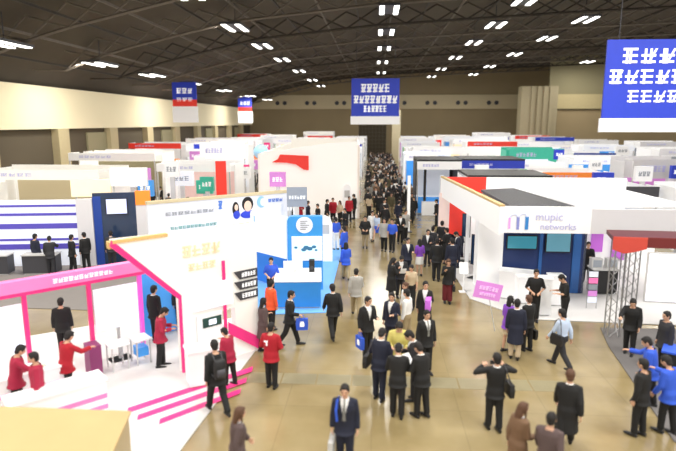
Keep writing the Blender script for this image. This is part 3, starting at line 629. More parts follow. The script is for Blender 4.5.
# logo: m built from three arched bars, and two lines of pale letters
b = MB().box(4.34, 18.10, 3.12, 4.40, 18.14, 3.48); b.build('logo_bar', mat('logo_purple', (.70, .35, .75), .5, .15), t)
b = MB().box(4.60, 18.10, 3.10, 4.68, 18.14, 3.50); b.build('logo_bar', mat('logo_violet', (.25, .28, .62), .5, .1), t)
b = MB().box(4.87, 18.10, 3.10, 4.97, 18.14, 3.52); b.build('logo_bar', mat('logo_blue', (.03, .22, .58), .5, .1), t)
b = MB(); b.tube([(4.37, 18.12, 3.48), (4.43, 18.12, 3.58), (4.56, 18.12, 3.60), (4.64, 18.12, 3.50), (4.72, 18.12, 3.60), (4.85, 18.12, 3.62), (4.92, 18.12, 3.50)], [.025]*7, 6); b.build('logo_arch', mat('logo_pale', (.62, .66, .86), .5, .15), t)
text('mupic', .36, Matrix.Translation((5.62, 18.12, 3.52)) @ UPR, TXTL, t); text('networks', .30, Matrix.Translation((5.92, 18.12, 3.20)) @ UPR, TXTL, t)
tv(ID4, 5.05, 6.2, 1.75, 2.3, 'wall_screen', 'wide teal glowing screen on the navy wall, left of two', m=mat('screen_deep_teal', (.04, .22, .30), .2, .45), y=21.2)
tv(ID4, 6.5, 7.45, 1.65, 2.6, 'wall_screen', 'teal glowing screen on the navy wall, right of two', m=mat('screen_teal', (.10, .26, .34), .2, .4), y=21.2)
CQ = frame((4.75, 20.7, 0), (1, -.35)); counter(CQ, 0, 1.3, -.25, .35, 1.1, 'long white demonstration counter below the left teal screen')
for px, py, hh, lab in ((543, 317, 1.35, 'tall white pedestal between the two staff in black shirts'), (556, 307, 1.15, 'white pedestal behind the staff member with the tablet'), (524, 305, 1.05, 'white pedestal left of the staff member with folded hands')):
    x, y = at(px, py); counter(frame((x, y, 0), (1, 0)), -.24, .24, 0, .45, hh, lab, cat='pedestal', name='pedestal')
x, y = at(604, 296); counter(frame((x, y, 0), (1, 0)), -.45, .45, 0, .6, 1.05, 'black counter below the purple panels in the white booth', body=BLACK, top=LGREY)
for dx, dy, lab in ((-.3, .25, 'light grey display box at the left of the black counter'), (.28, .3, 'light grey display box at the right of the black counter')):
    o = thing('display_case', lab, 'display case', (x+dx, y+dy, 1.05)); MB().box(x+dx-.2, y+dy-.15, 1.05, x+dx+.2, y+dy+.15, 1.42).build('case_body', LGREY, o); MB().box(x+dx-.16, y+dy-.16, 1.1, x+dx+.16, y+dy-.15, 1.37).build('printed_panel', MGREY, o)
x, y = at(591, 309); t = thing('brochure_rack', 'narrow wire brochure rack with stacked leaflets beside the black counter', 'rack', (x, y, 0))
b = MB()
for sx in (-.17, .17): b.bar((x+sx, y, 0), (x+sx, y+.1, 1.4), .012)
b.box(x-.2, y-.1, 0, x+.2, y+.2, .02); b.build('rack_frame', METAL, t)
for i in range(5): MB().box(x-.15, y-.04+i*.01, .25+i*.23, x+.15, y+.0+i*.01, .44+i*.23).build('leaflet', (COOL, LILAC, MGREY, PINK, COOL)[i], t)
x, y = at(463, 292); t = thing('brochure_stand', 'slim white brochure stand at the corner of the white carpet', 'stand', (x, y, 0))
MB().box(x-.15, y-.12, 0, x+.15, y+.12, .03).build('base', WHITE, t); MB().bar((x, y, .03), (x, y, .8), .025).build('pole', WHITE, t)
b = MB(); b.prism([(-.17, 0), (.17, 0), (.17, .45), (-.17, .45)], (x, y-.05, .75), (1,0,0), (0,.4,.9), -.03); b.build('tray', WHITE, t)
for px, py, z0, z1, lab in ((466, 243, 1.2, 2.3, 'black flat display mounted on the aisle side of the white booth, farther one'), (476, 258, .6, 1.9, 'black flat display standing beside the white booth post, nearer one')):
    p = PZ(px, py, .9); tv(frame((p.x, p.y, 0), (1, -.9)), -.22, .22, z0, z1, 'side_display', lab, m=SCRD, stand=True)
# lilac sign on a pole, carried
p = PY(488, 291, 17.1); t = thing('placard', 'tilted lilac placard with pale writing held up beside the group', 'placard', (p.x+.25, p.y, .0))
M = Matrix.Translation(p) @ Matrix.Rotation(math.radians(11), 4, 'Y')
MB(M).box(-.42, 0, -.27, .42, .02, .27).build('board', LILAC, t)
for q_ in ((-.30, .30, .08, .14, 6), (-.25, .25, -.12, .10, 7)):
    b = MB(M); glyphs(b, *q_, -.002); b.build('lettering', mat('lettering_lilac', (.82, .55, .84), .5, .2), t)
b = MB(); b.bar((p.x+.05, p.y+.03, p.z-.2), (p.x+.28, p.y+.03, 0), .014); b.build('handle_pole', LGREY, t)
x, y = at_(427, 214); counter(frame((x, y, 0), (1, 0)), -.9, .9, 0, .7, 1.3, 'pale cyan counter below the black canopy beside the aisle', body=SKY, top=COOL)
# ---------------- right edge stand with trusses
t = thing('truss_stand', 'metal truss towers carrying a dark red canopy at the right edge', 'booth', (8, 16, 0))
def truss(b, x, y, z1, s=.16):
    c = [(x-s, y-s), (x+s, y-s), (x+s, y+s), (x-s, y+s)]
    for cx_, cy_ in c: b.bar((cx_, cy_, 0), (cx_, cy_, z1), .022)
    n = 9
    for i in range(n):
        for j in range(4):
            a, d = c[j], c[(j+1) % 4]; z = z1*i/n; b.bar((*a, z), (*d, z+z1/n), .010, 4)
for i, (px, py) in enumerate(((611, 336), (626, 326))):
    x, y = at(px, py); b = MB(); truss(b, x, y, 3.0); b.build('truss_tower', METAL, t)
x, y = at(760, 380); b = MB(); truss(b, x, y, 3.0); b.build('truss_tower', METAL, t)
p0 = PZ(612, 231, 3.45)
b = MB(); flat(b, [(6.85, 16.2), (11.2, 15.7), (11.5, 17.0), (7.1, 17.3)], 3.16, 3.28); b.build('canopy', DRED, t)
b = MB(); wall(b, (6.85, 16.15), (11.2, 15.65), 3.0, 3.3, .05); b.build('canopy_valance', mat('valance', (.16, .015, .015), .6), t)
MB().prism([(0, -.05), (.3, -.16), (.6, -.1), (.9, .0), (.9, .32), (0, .32)], (6.8, 16.08, 2.99), (1,-.11,0), (0,0,1), .04).build('red_corner', mat('brick_red', (.55, .06, .04), .5, .08), t)
b = MB(); flat(b, [(6.95, 16.1), (6.25, 11.0), (8, 9.5), (13, 9.5), (13, 17.6), (7.3, 17.6)], .004, .03); single(b, 'booth_carpet', DCARP, 'dark grey carpet under the truss towers at the right edge', 'carpet')
RB = frame((7.45, 15.6, 0), (1, -.12))
tv(RB, .12, 3.4, 1.55, 2.98, 'projection_screen', 'big white projection screen under the dark red canopy', m=mat('screen_white', (.88, .86, .95), .4, .55), frame_m=LGREY, y=0, stand=True)
counter(frame((7.25, 13.7, 0), (1, -.6)), 0, 2.4, 0, .6, .9, 'long black counter with blue cloth top at the right edge', body=BLACK, top=CLOTH['blue'])
# ---------------- pale fascia wall with portrait
t = thing('exhibition_booth', 'pale booth with a long lettered banner wall showing a portrait of a woman', 'booth', (-7, 25, 0))
Fw = frame((-9.25, 22.1, 0), (5.1, 4.3)); L_ = 6.67
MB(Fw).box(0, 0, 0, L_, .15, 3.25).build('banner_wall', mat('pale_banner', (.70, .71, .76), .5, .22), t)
MB(Fw).box(-.02, -.03, 1.75, L_, 0, 2.0).build('lower_trim', WHITE, t)
MB(Fw).box(-.02, -.05, 3.2, L_, .2, 3.32).build('top_edge', CREAM, t)
b = MB(Fw); glyphs(b, .7, 2.9, 2.72, .15, 8, -.01); b.build('lettering', TXTG, t)
for q_ in ((5.6, 6.4, 2.9, .16, 4), (3.1, 3.3, 2.9, .4, 1)):
    b = MB(Fw); glyphs(b, *q_, -.01); b.build('blue_lettering', TXTB, t)
b = MB(Fw); glyphs(b, .9, 3.0, 2.1, .13, 12, -.01); b.build('small_lettering', mat('lettering_green', (.2, .45, .45), .5, .05), t)
b = MB(Fw); n = 20; mo = [(.22*math.cos(a), .26*math.sin(a)) for a in [math.radians(60+240*i/n) for i in range(n+1)]]+[(.10+.17*math.cos(a), .20*math.sin(a)) for a in [math.radians(290-220*i/n) for i in range(n+1)]]
b.prism(mo, (5.25, -.02, 2.88), (1,0,0), (0,0,1), .03); b.build('crescent_mark', mat('crescent', (.25, .5, .85), .5, .2), t)
b = MB(Fw).ball((4.55, -.03, 2.74), .19, .02, .25, 16, 10); b.build('portrait_face', mat('portrait_skin', (.80, .55, .44), .6, .15), t)
b = MB(Fw).ball((4.55, -.012, 2.84), .29, .02, .33, 16, 10).ball((3.95, -.012, 2.65), .17, .02, .34, 12, 8); b.build('portrait_hair', HAIRB, t)
b = MB(Fw).ball((3.97, -.02, 2.72), .10, .02, .16, 12, 8); b.build('portrait_face', mat('portrait_skin', (.80, .55, .44), .6, .15), t)
b = MB(Fw).ball((4.55, -.02, 2.36), .38, .02, .18, 14, 8).ball((3.98, -.022, 2.40), .17, .02, .2, 12, 8); b.build('portrait_clothes', BLUE, t)
t = thing('hanging_sign', 'dark grey sign board with white lettering near the aisle at centre left', 'sign', (-3.4, 24.5, 0))
Gs = frame((-3.95, 25.0, 0), (1, .12)); MB(Gs).box(0, 0, 2.72, .92, .08, 3.62).build('board', MGREY, t)
b = MB(Gs); glyphs(b, .08, .84, 3.15, .16, 6, -.01); b.build('lettering', TXTW, t)
for x in (.1, .82): MB(Gs).box(x-.03, .02, 0, x+.03, .07, 2.72).build('post', LGREY, t)
# ---------------- dark theatre booth with a screen
t = thing('exhibition_booth', 'dark theatre booth with a projected screen and orange corner at left', 'booth', (-11.5, 24.5, 0))
Dk = frame((-12.75, 24.4, 0), (1, .30))
MB(Dk).box(0, 0, 0, 1.85, .15, 3.35).build('dark_wall', SCRD, t); MB(Dk).box(0, -.02, 0, .35, 0, 3.2).build('blue_edge', mat('deep_blue', (.01, .05, .30), .4, .08), t)
MB(Dk).box(1.85, -.03, 2.75, 2.5, .2, 3.40).build('orange_corner', ORANGE, t); MB(Dk).box(1.85, 0, 0, 2.5, .15, 2.75).build('grey_panel', GREYW, t)
MB(Dk).box(-.7, -.1, 0, -.02, .2, 3.1).build('grey_pillar', GREYW, t)
tv(Dk, .55, 1.5, 2.35, 3.1, 'wall_screen', 'bright screen with pale blue picture on the dark theatre wall', m=mat('screen_lav', (.55, .62, .95), .2, .6))
t = thing('light_box', 'white glowing rectangular light box above the dark theatre booth', 'light box', (-11.5, 27, 0))
Lb = frame((-13.2, 27.2, 0), (1, .22)); MB(Lb).box(0, 0, 3.35, 1.75, .4, 4.25).build('glowing_box', WHITE, t)
MB(Lb).box(-1.9, 0, 2.85, -.02, .3, 3.7).build('yellow_box', YEL, t)
for x in (.1, 1.6, -1.7): MB(Lb).box(x-.04, .1, 0, x+.04, .18, 3.35 if x > 0 else 2.85).build('post', LGREY, t)
t = thing('exhibition_booth', 'white booth wall with wide violet blue stripes at the far left', 'booth', (-15, 24.5, 0))
Sb = frame((-18.5, 23.6, 0), (1, .15)); MB(Sb).box(0, 0, 0, 5.5, .15, 3.05).build('striped_wall', COOL, t)
for z, h_ in ((2.75, .1), (2.35, .12), (1.75, .24), (1.2, .1), (.8, .25)): MB(Sb).box(0, -.02, z, 5.5, 0, z+h_).build('blue_stripe', mat('stripe_violet', (.10, .08, .50), .5, .06), t)
for i in range(2): counter(Sb, 1.2+i*2.0, 2.6+i*2.0, -1.6, -1.0, .9, ('dark counter before the blue striped wall, left one', 'dark counter before the blue striped wall, right one')[i], body=DGREY, top=LGREY)
b = MB(); flat(b, [(-19.5, 18.5), (-9.5, 18.2), (-9.5, 22), (-12.3, 24.5), (-19, 23.8)], .004, .02); o = tag(b.build('rug', mat('grey_carpet', (.22, .20, .19), .8)), 'grey booth carpet under the dark counters at the far left', 'carpet')
# ---------------- long white building-like booth in the middle distance
t = thing('exhibition_booth', 'tall long white booth with a red flag-shaped panel left of the aisle', 'booth', (-4, 45, 0))
ax = Vector((6.45, 1.2, 0)).normalized(); b = MB(); b.prism([(0, 0), (6.56, 0), (6.56, 5.25), (4.4, 5.1), (0, 4.5)], (-7.6, 37.0, 0), ax, (0,0,1), -.15); b.build('front_wall', mat('warm_wall', (.86, .83, .79), .5, .30), t)  # front wall's brightness is put into its emission; it is no lamp
b = MB(); wall(b, (-1.0, 38.2), (-1.75, 58), 0, 5.0, .15); b.build('aisle_wall', mat('warm_wall_2', (.80, .72, .66), .5, .12), t)
b = MB(); wall(b, (-7.6, 37.0), (-8.6, 58), 0, 4.45, .15); wall(b, (-8.6, 58), (-1.75, 58), 0, 4.9, .15); b.build('back_wall', WHITE2, t)
b = MB(); b.prism([(0, 0), (.4, .22), (.55, .52), (2.45, .42), (2.45, -.55), (2.1, -.5), (1.6, -.15), (1.0, -.03)], (-6.8, 36.9, 3.9), Vector((6.45, 1.2, 0)).normalized(), (0,0,1), .05); b.build('red_flag_panel', RED, t)
b = MB(); wall(b, (-9.6, 33.4), (-9.0, 33.6), 0, 4.2, .1); single(b, 'banner_stand', RED, 'narrow upright red banner among the white booths at centre left', 'banner')
t = thing('balloon', 'pale blue round balloon floating over the white booths at left', 'balloon', PY(261, 152, 46)); p = t.location.copy()
MB().ball(p, .62, .62, .62, 20, 12).build('balloon_skin', mat('balloon_blue', (.35, .62, .88), .35, .15), t, True); MB().bar(p-Vector((0, 0, .6)), (p.x, p.y, 0), .01, 4).build('string', LGREY, t)
# ---------------- generic booths
def booth(cx, cy, w_, d_, h, label, fas=WHITE, side=WHITE, panel=None, roof=None, group=None, fh=.55, txt=None):
    t = thing('exhibition_booth', label, 'booth', (cx, cy, 0), group)
    x0, x1, y0, y1 = cx-w_/2, cx+w_/2, cy-d_/2, cy+d_/2
    MB().box(x0, y1-.1, 0, x1, y1, h).build('back_wall', side, t)
    MB().box(x0, y0+d_*.35, 0, x0+.08, y1-.1, h-fh*.2).build('side_wall', side, t); MB().box(x1-.08, y0+d_*.35, 0, x1, y1-.1, h-fh*.2).build('side_wall', side, t)
    MB().box(x0, y0, h-fh, x1, y0+.1, h).build('fascia', fas, t)
    b = MB().box(x0, y0+.1, h-.15, x0+.1, y0+d_*.35, h).box(x1-.1, y0+.1, h-.15, x1, y0+d_*.35, h); b.build('beam', side, t)
    for x in (x0+.02, x1-.1): MB().box(x, y0, 0, x+.08, y0+.08, h-fh).build('post', LGREY, t)
    MB().box(x0+.3, y1-.14, .6, x1-.3, y1-.1, h-fh-.3).build('graphic_panel', panel or COOL, t)
    if roof: MB().box(x0, y0, h, x1, y1, h+.12).build('roof', roof, t)
    b = MB(); glyphs(b, x0+w_*.12, x0+w_*.5, h-fh/2, fh*.34, 6, y0-.005); b.build('lettering', txt or TXTL, t)
    MB().box(x0+.5, y0+d_*.3, 0, x0+w_*.5, y0+d_*.3+.5, .95).build('reception_desk', WHITE, t)
    return t
def bp(px, py, Y): v = PY(px, py, Y); return v.x, v.z
# distinctive ones
booth(7.5, 33.5, 4.6, 4, 3.5, 'white booth with a black flat roof just behind the big white booth', roof=BLACK, panel=SCRB)
booth(12.8, 33, 5, 4, 3.1, 'white booth with dark fascia behind the open-topped booth at right', fas=DGREY, panel=SKY)
booth(4.4, 40.5, 3.0, 4, 3.9, 'booth with an arched black canopy at the right of the aisle', roof=BLACK, fas=WHITE, side=DGREY, panel=COOL)
booth(8.5, 43, 4.5, 4, 3.8, 'booth with a wide black flat canopy and royal blue panel', roof=BLACK, fas=BLUE, panel=COOL)
booth(13.6, 40.5, 4.6, 4, 3.2, 'white booth with a bright orange fascia right of centre', fas=ORANGE, roof=None, panel=RED)
booth(16.3, 60, 5.4, 4, 3.9, 'booth with a teal green fascia right of centre', fas=TEAL, side=TEAL, panel=TEAL, fh=1.2)
booth(20.5, 56, 3.8, 4, 3.7, 'booth with a navy blue fascia right of the teal one', fas=mat('navy_fascia', (.02, .05, .25), .5, .05), panel=BLUE, fh=.9)
booth(21.0, 44, 4.6, 4, 3.9, 'booth with lavender white tall walls at right', fas=GREYW, side=GREYW, panel=LILAC, fh=1.4)
booth(18.2, 30, 5.5, 4, 3.3, 'white booth with a pale cyan panel and black roof beam at right', fas=mat('cyan_fascia', (.35, .72, .85), .5, .2), panel=SKY, roof=None)
booth(20, 24.5, 7, 3.5, 3.2, 'white booth with a dark navy fascia at the far right edge', fas=NAVYP, panel=COOL)
booth(-12.5, 40, 5.2, 4, 3.7, 'white booth with a pink and red interior panel left of centre', panel=mat('pale_rose', (.85, .6, .58), .5, .15), side=WHITE)
booth(-6.3, 31.6, 3.6, 3, 2.3, 'white booth with a cool grey back panel behind the dark grey sign board', panel=GREYW, side=WHITE)
booth(-19, 32, 7.5, 4, 3.9, 'cream booth with yellow lit fascia at the far left', fas=WHITE2, side=WHITE2, panel=CREAM)
booth(-19.2, 42, 6.5, 4, 4.3, 'cream booth with an olive back panel at the far left', fas=WHITE, side=WHITE2, panel=OLIVE)
booth(-13.2, 50, 4, 3.5, 4.8, 'white booth with a tall glowing fascia below the small striped banner', fas=WHITE, fh=1.4)
booth(-22.5, 27.5, 4.6, 4, 3.4, 'cream booth with a grey fascia at the very left edge', fas=GREYW, side=WHITE2)
booth(3.9, 50, 2.6, 4, 3.9, 'narrow white booth with light blue walls beside the aisle at right', side=COOL, panel=SKY, fas=WHITE)
placed = [(o.location.x, o.location.y) for o in COL.objects if o.type == 'EMPTY' and o.name.startswith('exhibition_booth')]
protoL = None
def tree(o, parent=None):
    c = o.copy(); COL.objects.link(c); c.parent = parent
    for ch in [q for q in COL.objects if q.parent is o]: tree(ch, c)
    return c
cols = [(WHITE, WHITE, COOL), (COOL, WHITE, SKY), (WHITE, WHITE2, BLUE), (WHITE2, WHITE, RED), (WHITE, COOL, mat('green_panel', (.25, .6, .25), .5, .1)), (BLUE, WHITE, COOL), (WHITE, WHITE, LILAC), (RED, WHITE, WHITE), (GREYW, WHITE, MGREY), (WHITE, WHITE, YEL)]
names = ['white booth with a pale inner panel', 'booth with a cool white fascia and light blue panel', 'white booth with a royal blue inner panel', 'warm white booth with a red inner panel', 'white booth with a green inner panel', 'white booth with a blue fascia', 'white booth with a lilac inner panel', 'white booth with a red fascia', 'white booth with a grey fascia', 'white booth with a yellow inner panel']
i = 0
for side in ('left', 'right'):
    for Y in (50, 59, 67, 76, 86, 96, 106):
        xs = ([-4.3-6.1*j for j in range(4)] if side == 'left' else [6.6+6.4*j for j in range(6)])
        for x in xs:
            if any(abs(x-a) < 5.6 and abs(Y-c) < 5.2 for a, c in placed): continue
            if side == 'left' and x > -11.5 and Y < 62: continue
            if side == 'right' and x > 27 and Y > 90: continue
            k_ = (i*7+3) % 10; i += 1
            dist = 'middle' if Y < 72 else 'far end'
            jx, jy = random.uniform(-.25, .25), random.uniform(-.5, .5)
            booth(x+jx, Y+jy, 5.5, 4.2, random.choice((3.2, 3.6, 4.0, 4.4))*(1 if Y < 90 else 1.1), '%s, %s of the %s side' % (names[k_], dist, side), *cols[k_], group='%s, %s, %s half' % (names[k_], dist, side))
# pale column and pipes by the aisle on the right
for i, (px, py) in enumerate(((408, 232), (424, 214), (440, 232))):
    x, y = at(px, py); t = thing('gate_post', ('slim white light pole at the right side of the aisle', 'dark gate post beside the aisle, farther one', 'pale grey gate post beside the aisle, nearer one')[i], 'post', (x, y, 0))
    MB().box(x-.22, y-.22, 0, x+.22, y+.22, .06).build('base', DGREY, t); MB().box(x-.09, y-.09, .06, x+.09, y+.09, 3.4).build('pole', (WHITE, BLACK, GREYW)[i], t)
rc = random.Random(5)
SIGNC = [('red', RED), ('royal blue', BLUE), ('orange', ORANGE), ('sky blue', SKY), ('magenta', MAG), ('lilac', LILAC), ('white', WHITE), ('white', WHITE), ('cool white', COOL), ('black', BLACK), ('teal', TEAL), ('grey', MGREY)]
seen_b = [(o.location.x, o.location.y) for o in COL.objects if o.type == 'EMPTY' and o.name.startswith('exhibition_booth')]
used = []
for side, xr in (('left', (-23.5, -5)), ('right', (5.5, 34))):
    made = 0
    for _ in range(900):
        if made >= 34: break
        x = rc.uniform(*xr); y = rc.uniform(30, 78)
        if x > -9.5 and x < -.5 and 35 < y < 60: continue
        if side == 'right' and y < 29.5: continue
        if any(abs(x-a) < 3.3 and abs(y-c) < 2.7 for a, c in seen_b) or any(abs(x-a)+abs(y-c) < 1.6 for a, c in used): continue
        used.append((x, y)); made += 1; cn, cm = SIGNC[rc.randrange(len(SIGNC))]; hh = rc.uniform(2.6, 4.3); ww = rc.uniform(.7, 1.5)
        part_ = 'near the middle' if y < 52 else 'toward the back'
        t = thing('sign_tower', '%s sign tower %s among the booths on the %s' % (cn, part_, side), 'sign', (x, y, 0), '%s sign towers %s on the %s' % (cn, part_, side))
        MB().box(x-ww/2, y, hh-.9, x+ww/2, y+.3, hh).build('sign_box', cm, t); MB().box(x-.12, y+.05, 0, x+.12, y+.25, hh-.9).build('column', GREYW, t)
        b = MB(); glyphs(b, x-ww*.35, x+ww*.35, hh-.45, .3, 3, y-.005); b.build('lettering', TXTG if cm in (WHITE, COOL) else TXTW, t)
# ================================================================== PEOPLE IN PLACE
# --- front
x, y = headat(345, 385, 1.72); p = person(x, y, 176, 'stand', 'businessman in an open navy suit and grey tie walking towards us at the bottom centre', tc='navy', tie='grey', h=1.72)
tote(p, 'R', 'grey_bag', 'grey carrier bag in the hand of the businessman at the bottom centre', 'bag', LGREY, motif=False)
o = single(MB(p['M']).tube([p['k']['L']((.13, .15, 1.05)), p['k']['L']((.15, .14, 1.25)), p['k']['L']((.13, .05, 1.43)), p['k']['L']((.13, -.1, 1.40))], [.022]*4, 8), 'strap', CLOTH['blue'], 'bright blue strap over the shoulder of the businessman at the bottom centre', 'strap')
x, y = headat(236, 406, 1.62); p = person(x, y, -60, 'walk', 'woman with long brown hair in a dark coat walking at the bottom left', 'coat', 'plaid', fem=True, hc=HAIRBR, h=1.62)
tote(p, 'R', 'red_bag', 'red bag carried by the long haired woman at the bottom left', 'bag', RED, motif=False)
x, y = at(218, 413); p = person(x, y, 38, 'walk2', 'man in black with a dark backpack standing at the white counter', 'jacket', 'black', h=1.76); backpack(p, 'dark backpack worn by the man at the white counter')
x, y = headat(227, 330, 1.50); p = person(x, y+.1, 60, 'reach', 'staff member in a crimson jacket half hidden behind the man with the backpack', 'jacket', 'crimson', h=1.50)
x, y = at(272, 388); p = person(x, y, -12, 'folded', 'staff member in a red jacket with a white back emblem beside the booth edge', 'jacket', 'red', h=1.68)
b = MB(p['M']); b.box(-.12, -.165, 1.27, -.02, -.155, 1.31).box(-.07, -.165, 1.18, -.03, -.155, 1.28); single(b, 'jacket_emblem', TXTW, 'white emblem on the back of the red jacket', 'emblem')
x, y = at(162, 367); person(x, y, -70, 'read', 'staff member in a crimson jacket standing inside the magenta booth', 'jacket', 'crimson', h=1.68)
x, y = at(152, 350); person(x-.1, y+.6, -25, 'stand', 'man in a dark suit behind the violet pink post in the magenta booth', tc='black', h=1.74)
x, y = at(176, 338); person(x, y+.6, 20, 'stand', 'dark clothed visitor seen in the opening under the slanting magenta edge', tc='charcoal', h=1.7)
x, y = at(290, 346); p = person(x, y, -80, 'walk2', 'man in a black suit striding right with a blue tote bag near the blue booth', tc='black', h=1.72)
tote(p, 'R', 'tote_bag', 'blue tote bag with a white mark held by the striding man near the blue booth', 'bag', CLOTH['blue'], dz=.10)
x, y = at(264, 352); person(x, y, -55, 'talk', 'woman with long dark hair in a dark plaid coat by the booth edge', 'coat', 'plaid', fem=True, h=1.6)
x, y = at(272, 330); person(x, y, -40, 'stand', 'visitor in a bright orange jacket behind the woman in the plaid coat', 'jacket', 'orange', h=1.62)
x, y = at(271, 302); person(x, y+.2, 185, 'folded', 'booth attendant in a blue shirt at the left of the blue reception counter', 'tee', 'blue', h=1.62)
x, y = at(333, 338); p = person(x, y, 18, 'walk', 'man in a black suit walking away at the corner of the light blue carpet', tc='black', h=1.74)
x, y = at(356, 316); p = person(x, y, 5, 'walk2', 'man in a grey jacket walking away up the aisle', 'suit', 'midgrey', bc='khaki', h=1.68)
x, y = at(367, 357); p = person(x, y, -150, 'talk', 'man in a black suit and open white shirt carrying a blue tote', tc='black', h=1.76)
tote(p, 'R', 'tote_bag', 'blue tote bag with a white mark held by the man in the open white shirt', 'bag', CLOTH['blue'])
x, y = at(391, 350); person(x, y, 150, 'talk', 'man in a navy jacket talking with a hand raised, behind the yellow jacket', tc='navy', h=1.72)
x, y = at(406, 345); person(x, y, 60, 'stand', 'person in a white shirt turned away in the middle of the aisle group', 'shirt', 'white', bc='khaki', h=1.7)
x, y = at(398, 387); p = person(x, y, 178, 'read', 'man in a yellow olive jacket reading among men in dark suits', 'jacket', 'yellow', bc='charcoal', h=1.78)
paper(p, 'white sheet read by the man in the yellow olive jacket', name='leaflet')
x, y = at(379, 400); p = person(x, y, -20, 'read', 'man in a navy suit with a shoulder bag at the left of the huddle', tc='navy', h=1.76); shoulderbag(p, 'L', 'black shoulder bag on the left man of the huddle')
x, y = at(397, 417); person(x, y, -4, 'read', 'man in a black suit nearest in the huddle, seen from behind', tc='black', h=1.70)
x, y = at(421, 417); p = person(x, y, 40, 'read', 'man in a black jacket at the right of the huddle with a pale booklet', tc='black', h=1.74)
paper(p, 'pale booklet held by the man at the right of the huddle', name='booklet')
x, y = at(414, 400); person(x, y, 95, 'read', 'man in charcoal suit squeezed between two men at the right of the huddle', tc='charcoal', h=1.76)
x, y = at(425, 373); person(x, y, -160, 'stand', 'man in a black suit with a striped shirt behind the huddle at right', tc='black', tie='grey', h=1.72)
x, y = at(424, 336); p = person(x, y, 170, 'talk', 'woman in black with long skirt holding a purple bag in the aisle', 'coat', 'black', fem=True, hair='bun', h=1.74)
tote(p, 'L', 'purple_bag', 'bright purple bag held by the woman in black in the aisle', 'bag', PURP, w_=.42, dz=-.12, d=.16)
x, y = at(447, 303); p = person(x, y, 178, 'phone', 'woman in a black top and dark red wide trousers walking towards us', 'jacket', 'black', 'wide', 'maroon', fem=True, hair='bun', hc=HAIRBR, h=1.66)
tote(p, 'L', 'handbag', 'small black handbag of the woman in dark red trousers', 'bag', BLACK, w_=.26, hh=.2, motif=False, dz=.06)
x, y = at(391, 302); person(x, y, -60, 'phone', 'slim woman in black with long hair facing right in the aisle', 'coat', 'black', fem=True, h=1.66)
x, y = at(400, 298); p = person(x, y, -170, 'read', 'man in a grey suit with papers beside the slim woman in black', tc='charcoal', h=1.68); paper(p, 'white papers held by the man in the grey suit')
x, y = at(411, 309); person(x, y, 160, 'phone', 'woman in a beige top and black trousers in the middle of the aisle', 'tee', 'beige', fem=True, hair='bun', h=1.62)
x, y = at(404, 326); person(x, y-.5, 120, 'stand', 'brown haired person in a pale blouse looking left in the aisle', 'shirt', 'white', bc='beige', fem=True, hair='bun', hc=HAIRBR, h=1.6)
x, y = at(407, 277); p = person(x, y, 190, 'talk', 'man in a dark suit beside a purple carrier bag in the aisle', tc='navy', h=1.70)
x, y = at(419, 276); p = person(x, y, 10, 'stand', 'woman in a purple top with a white skirt in the aisle', 'tee', 'purple', 'skirt', 'white', fem=True, h=1.6)
x, y = at(427, 266); person(x, y, 170, 'talk', 'man in a dark charcoal suit with raised papers behind the purple top', tc='charcoal', h=1.70)
x, y = at(436, 281); person(x, y, -10, 'stand', 'tall man in a black suit seen from behind at the right of the aisle', tc='black', h=1.80)
x, y = at(451, 282); person(x, y, 12, 'stand', 'broad man in a navy suit beside the white booth wall, back to us', tc='navy', h=1.84)
for px, py, yw, ps, tc, lab in ((441, 256, -30, 'talk', 'black', 'man in a black suit below the red panel, left of three'), (451, 256, 20, 'reach', 'navy', 'man in a navy suit below the red panel, middle of three'), (460, 258, 60, 'stand', 'navy', 'man in a navy suit below the red panel, right of three')):
    x, y = at(px, py); person(x, y, yw, ps, lab, tc=tc, h=1.74)
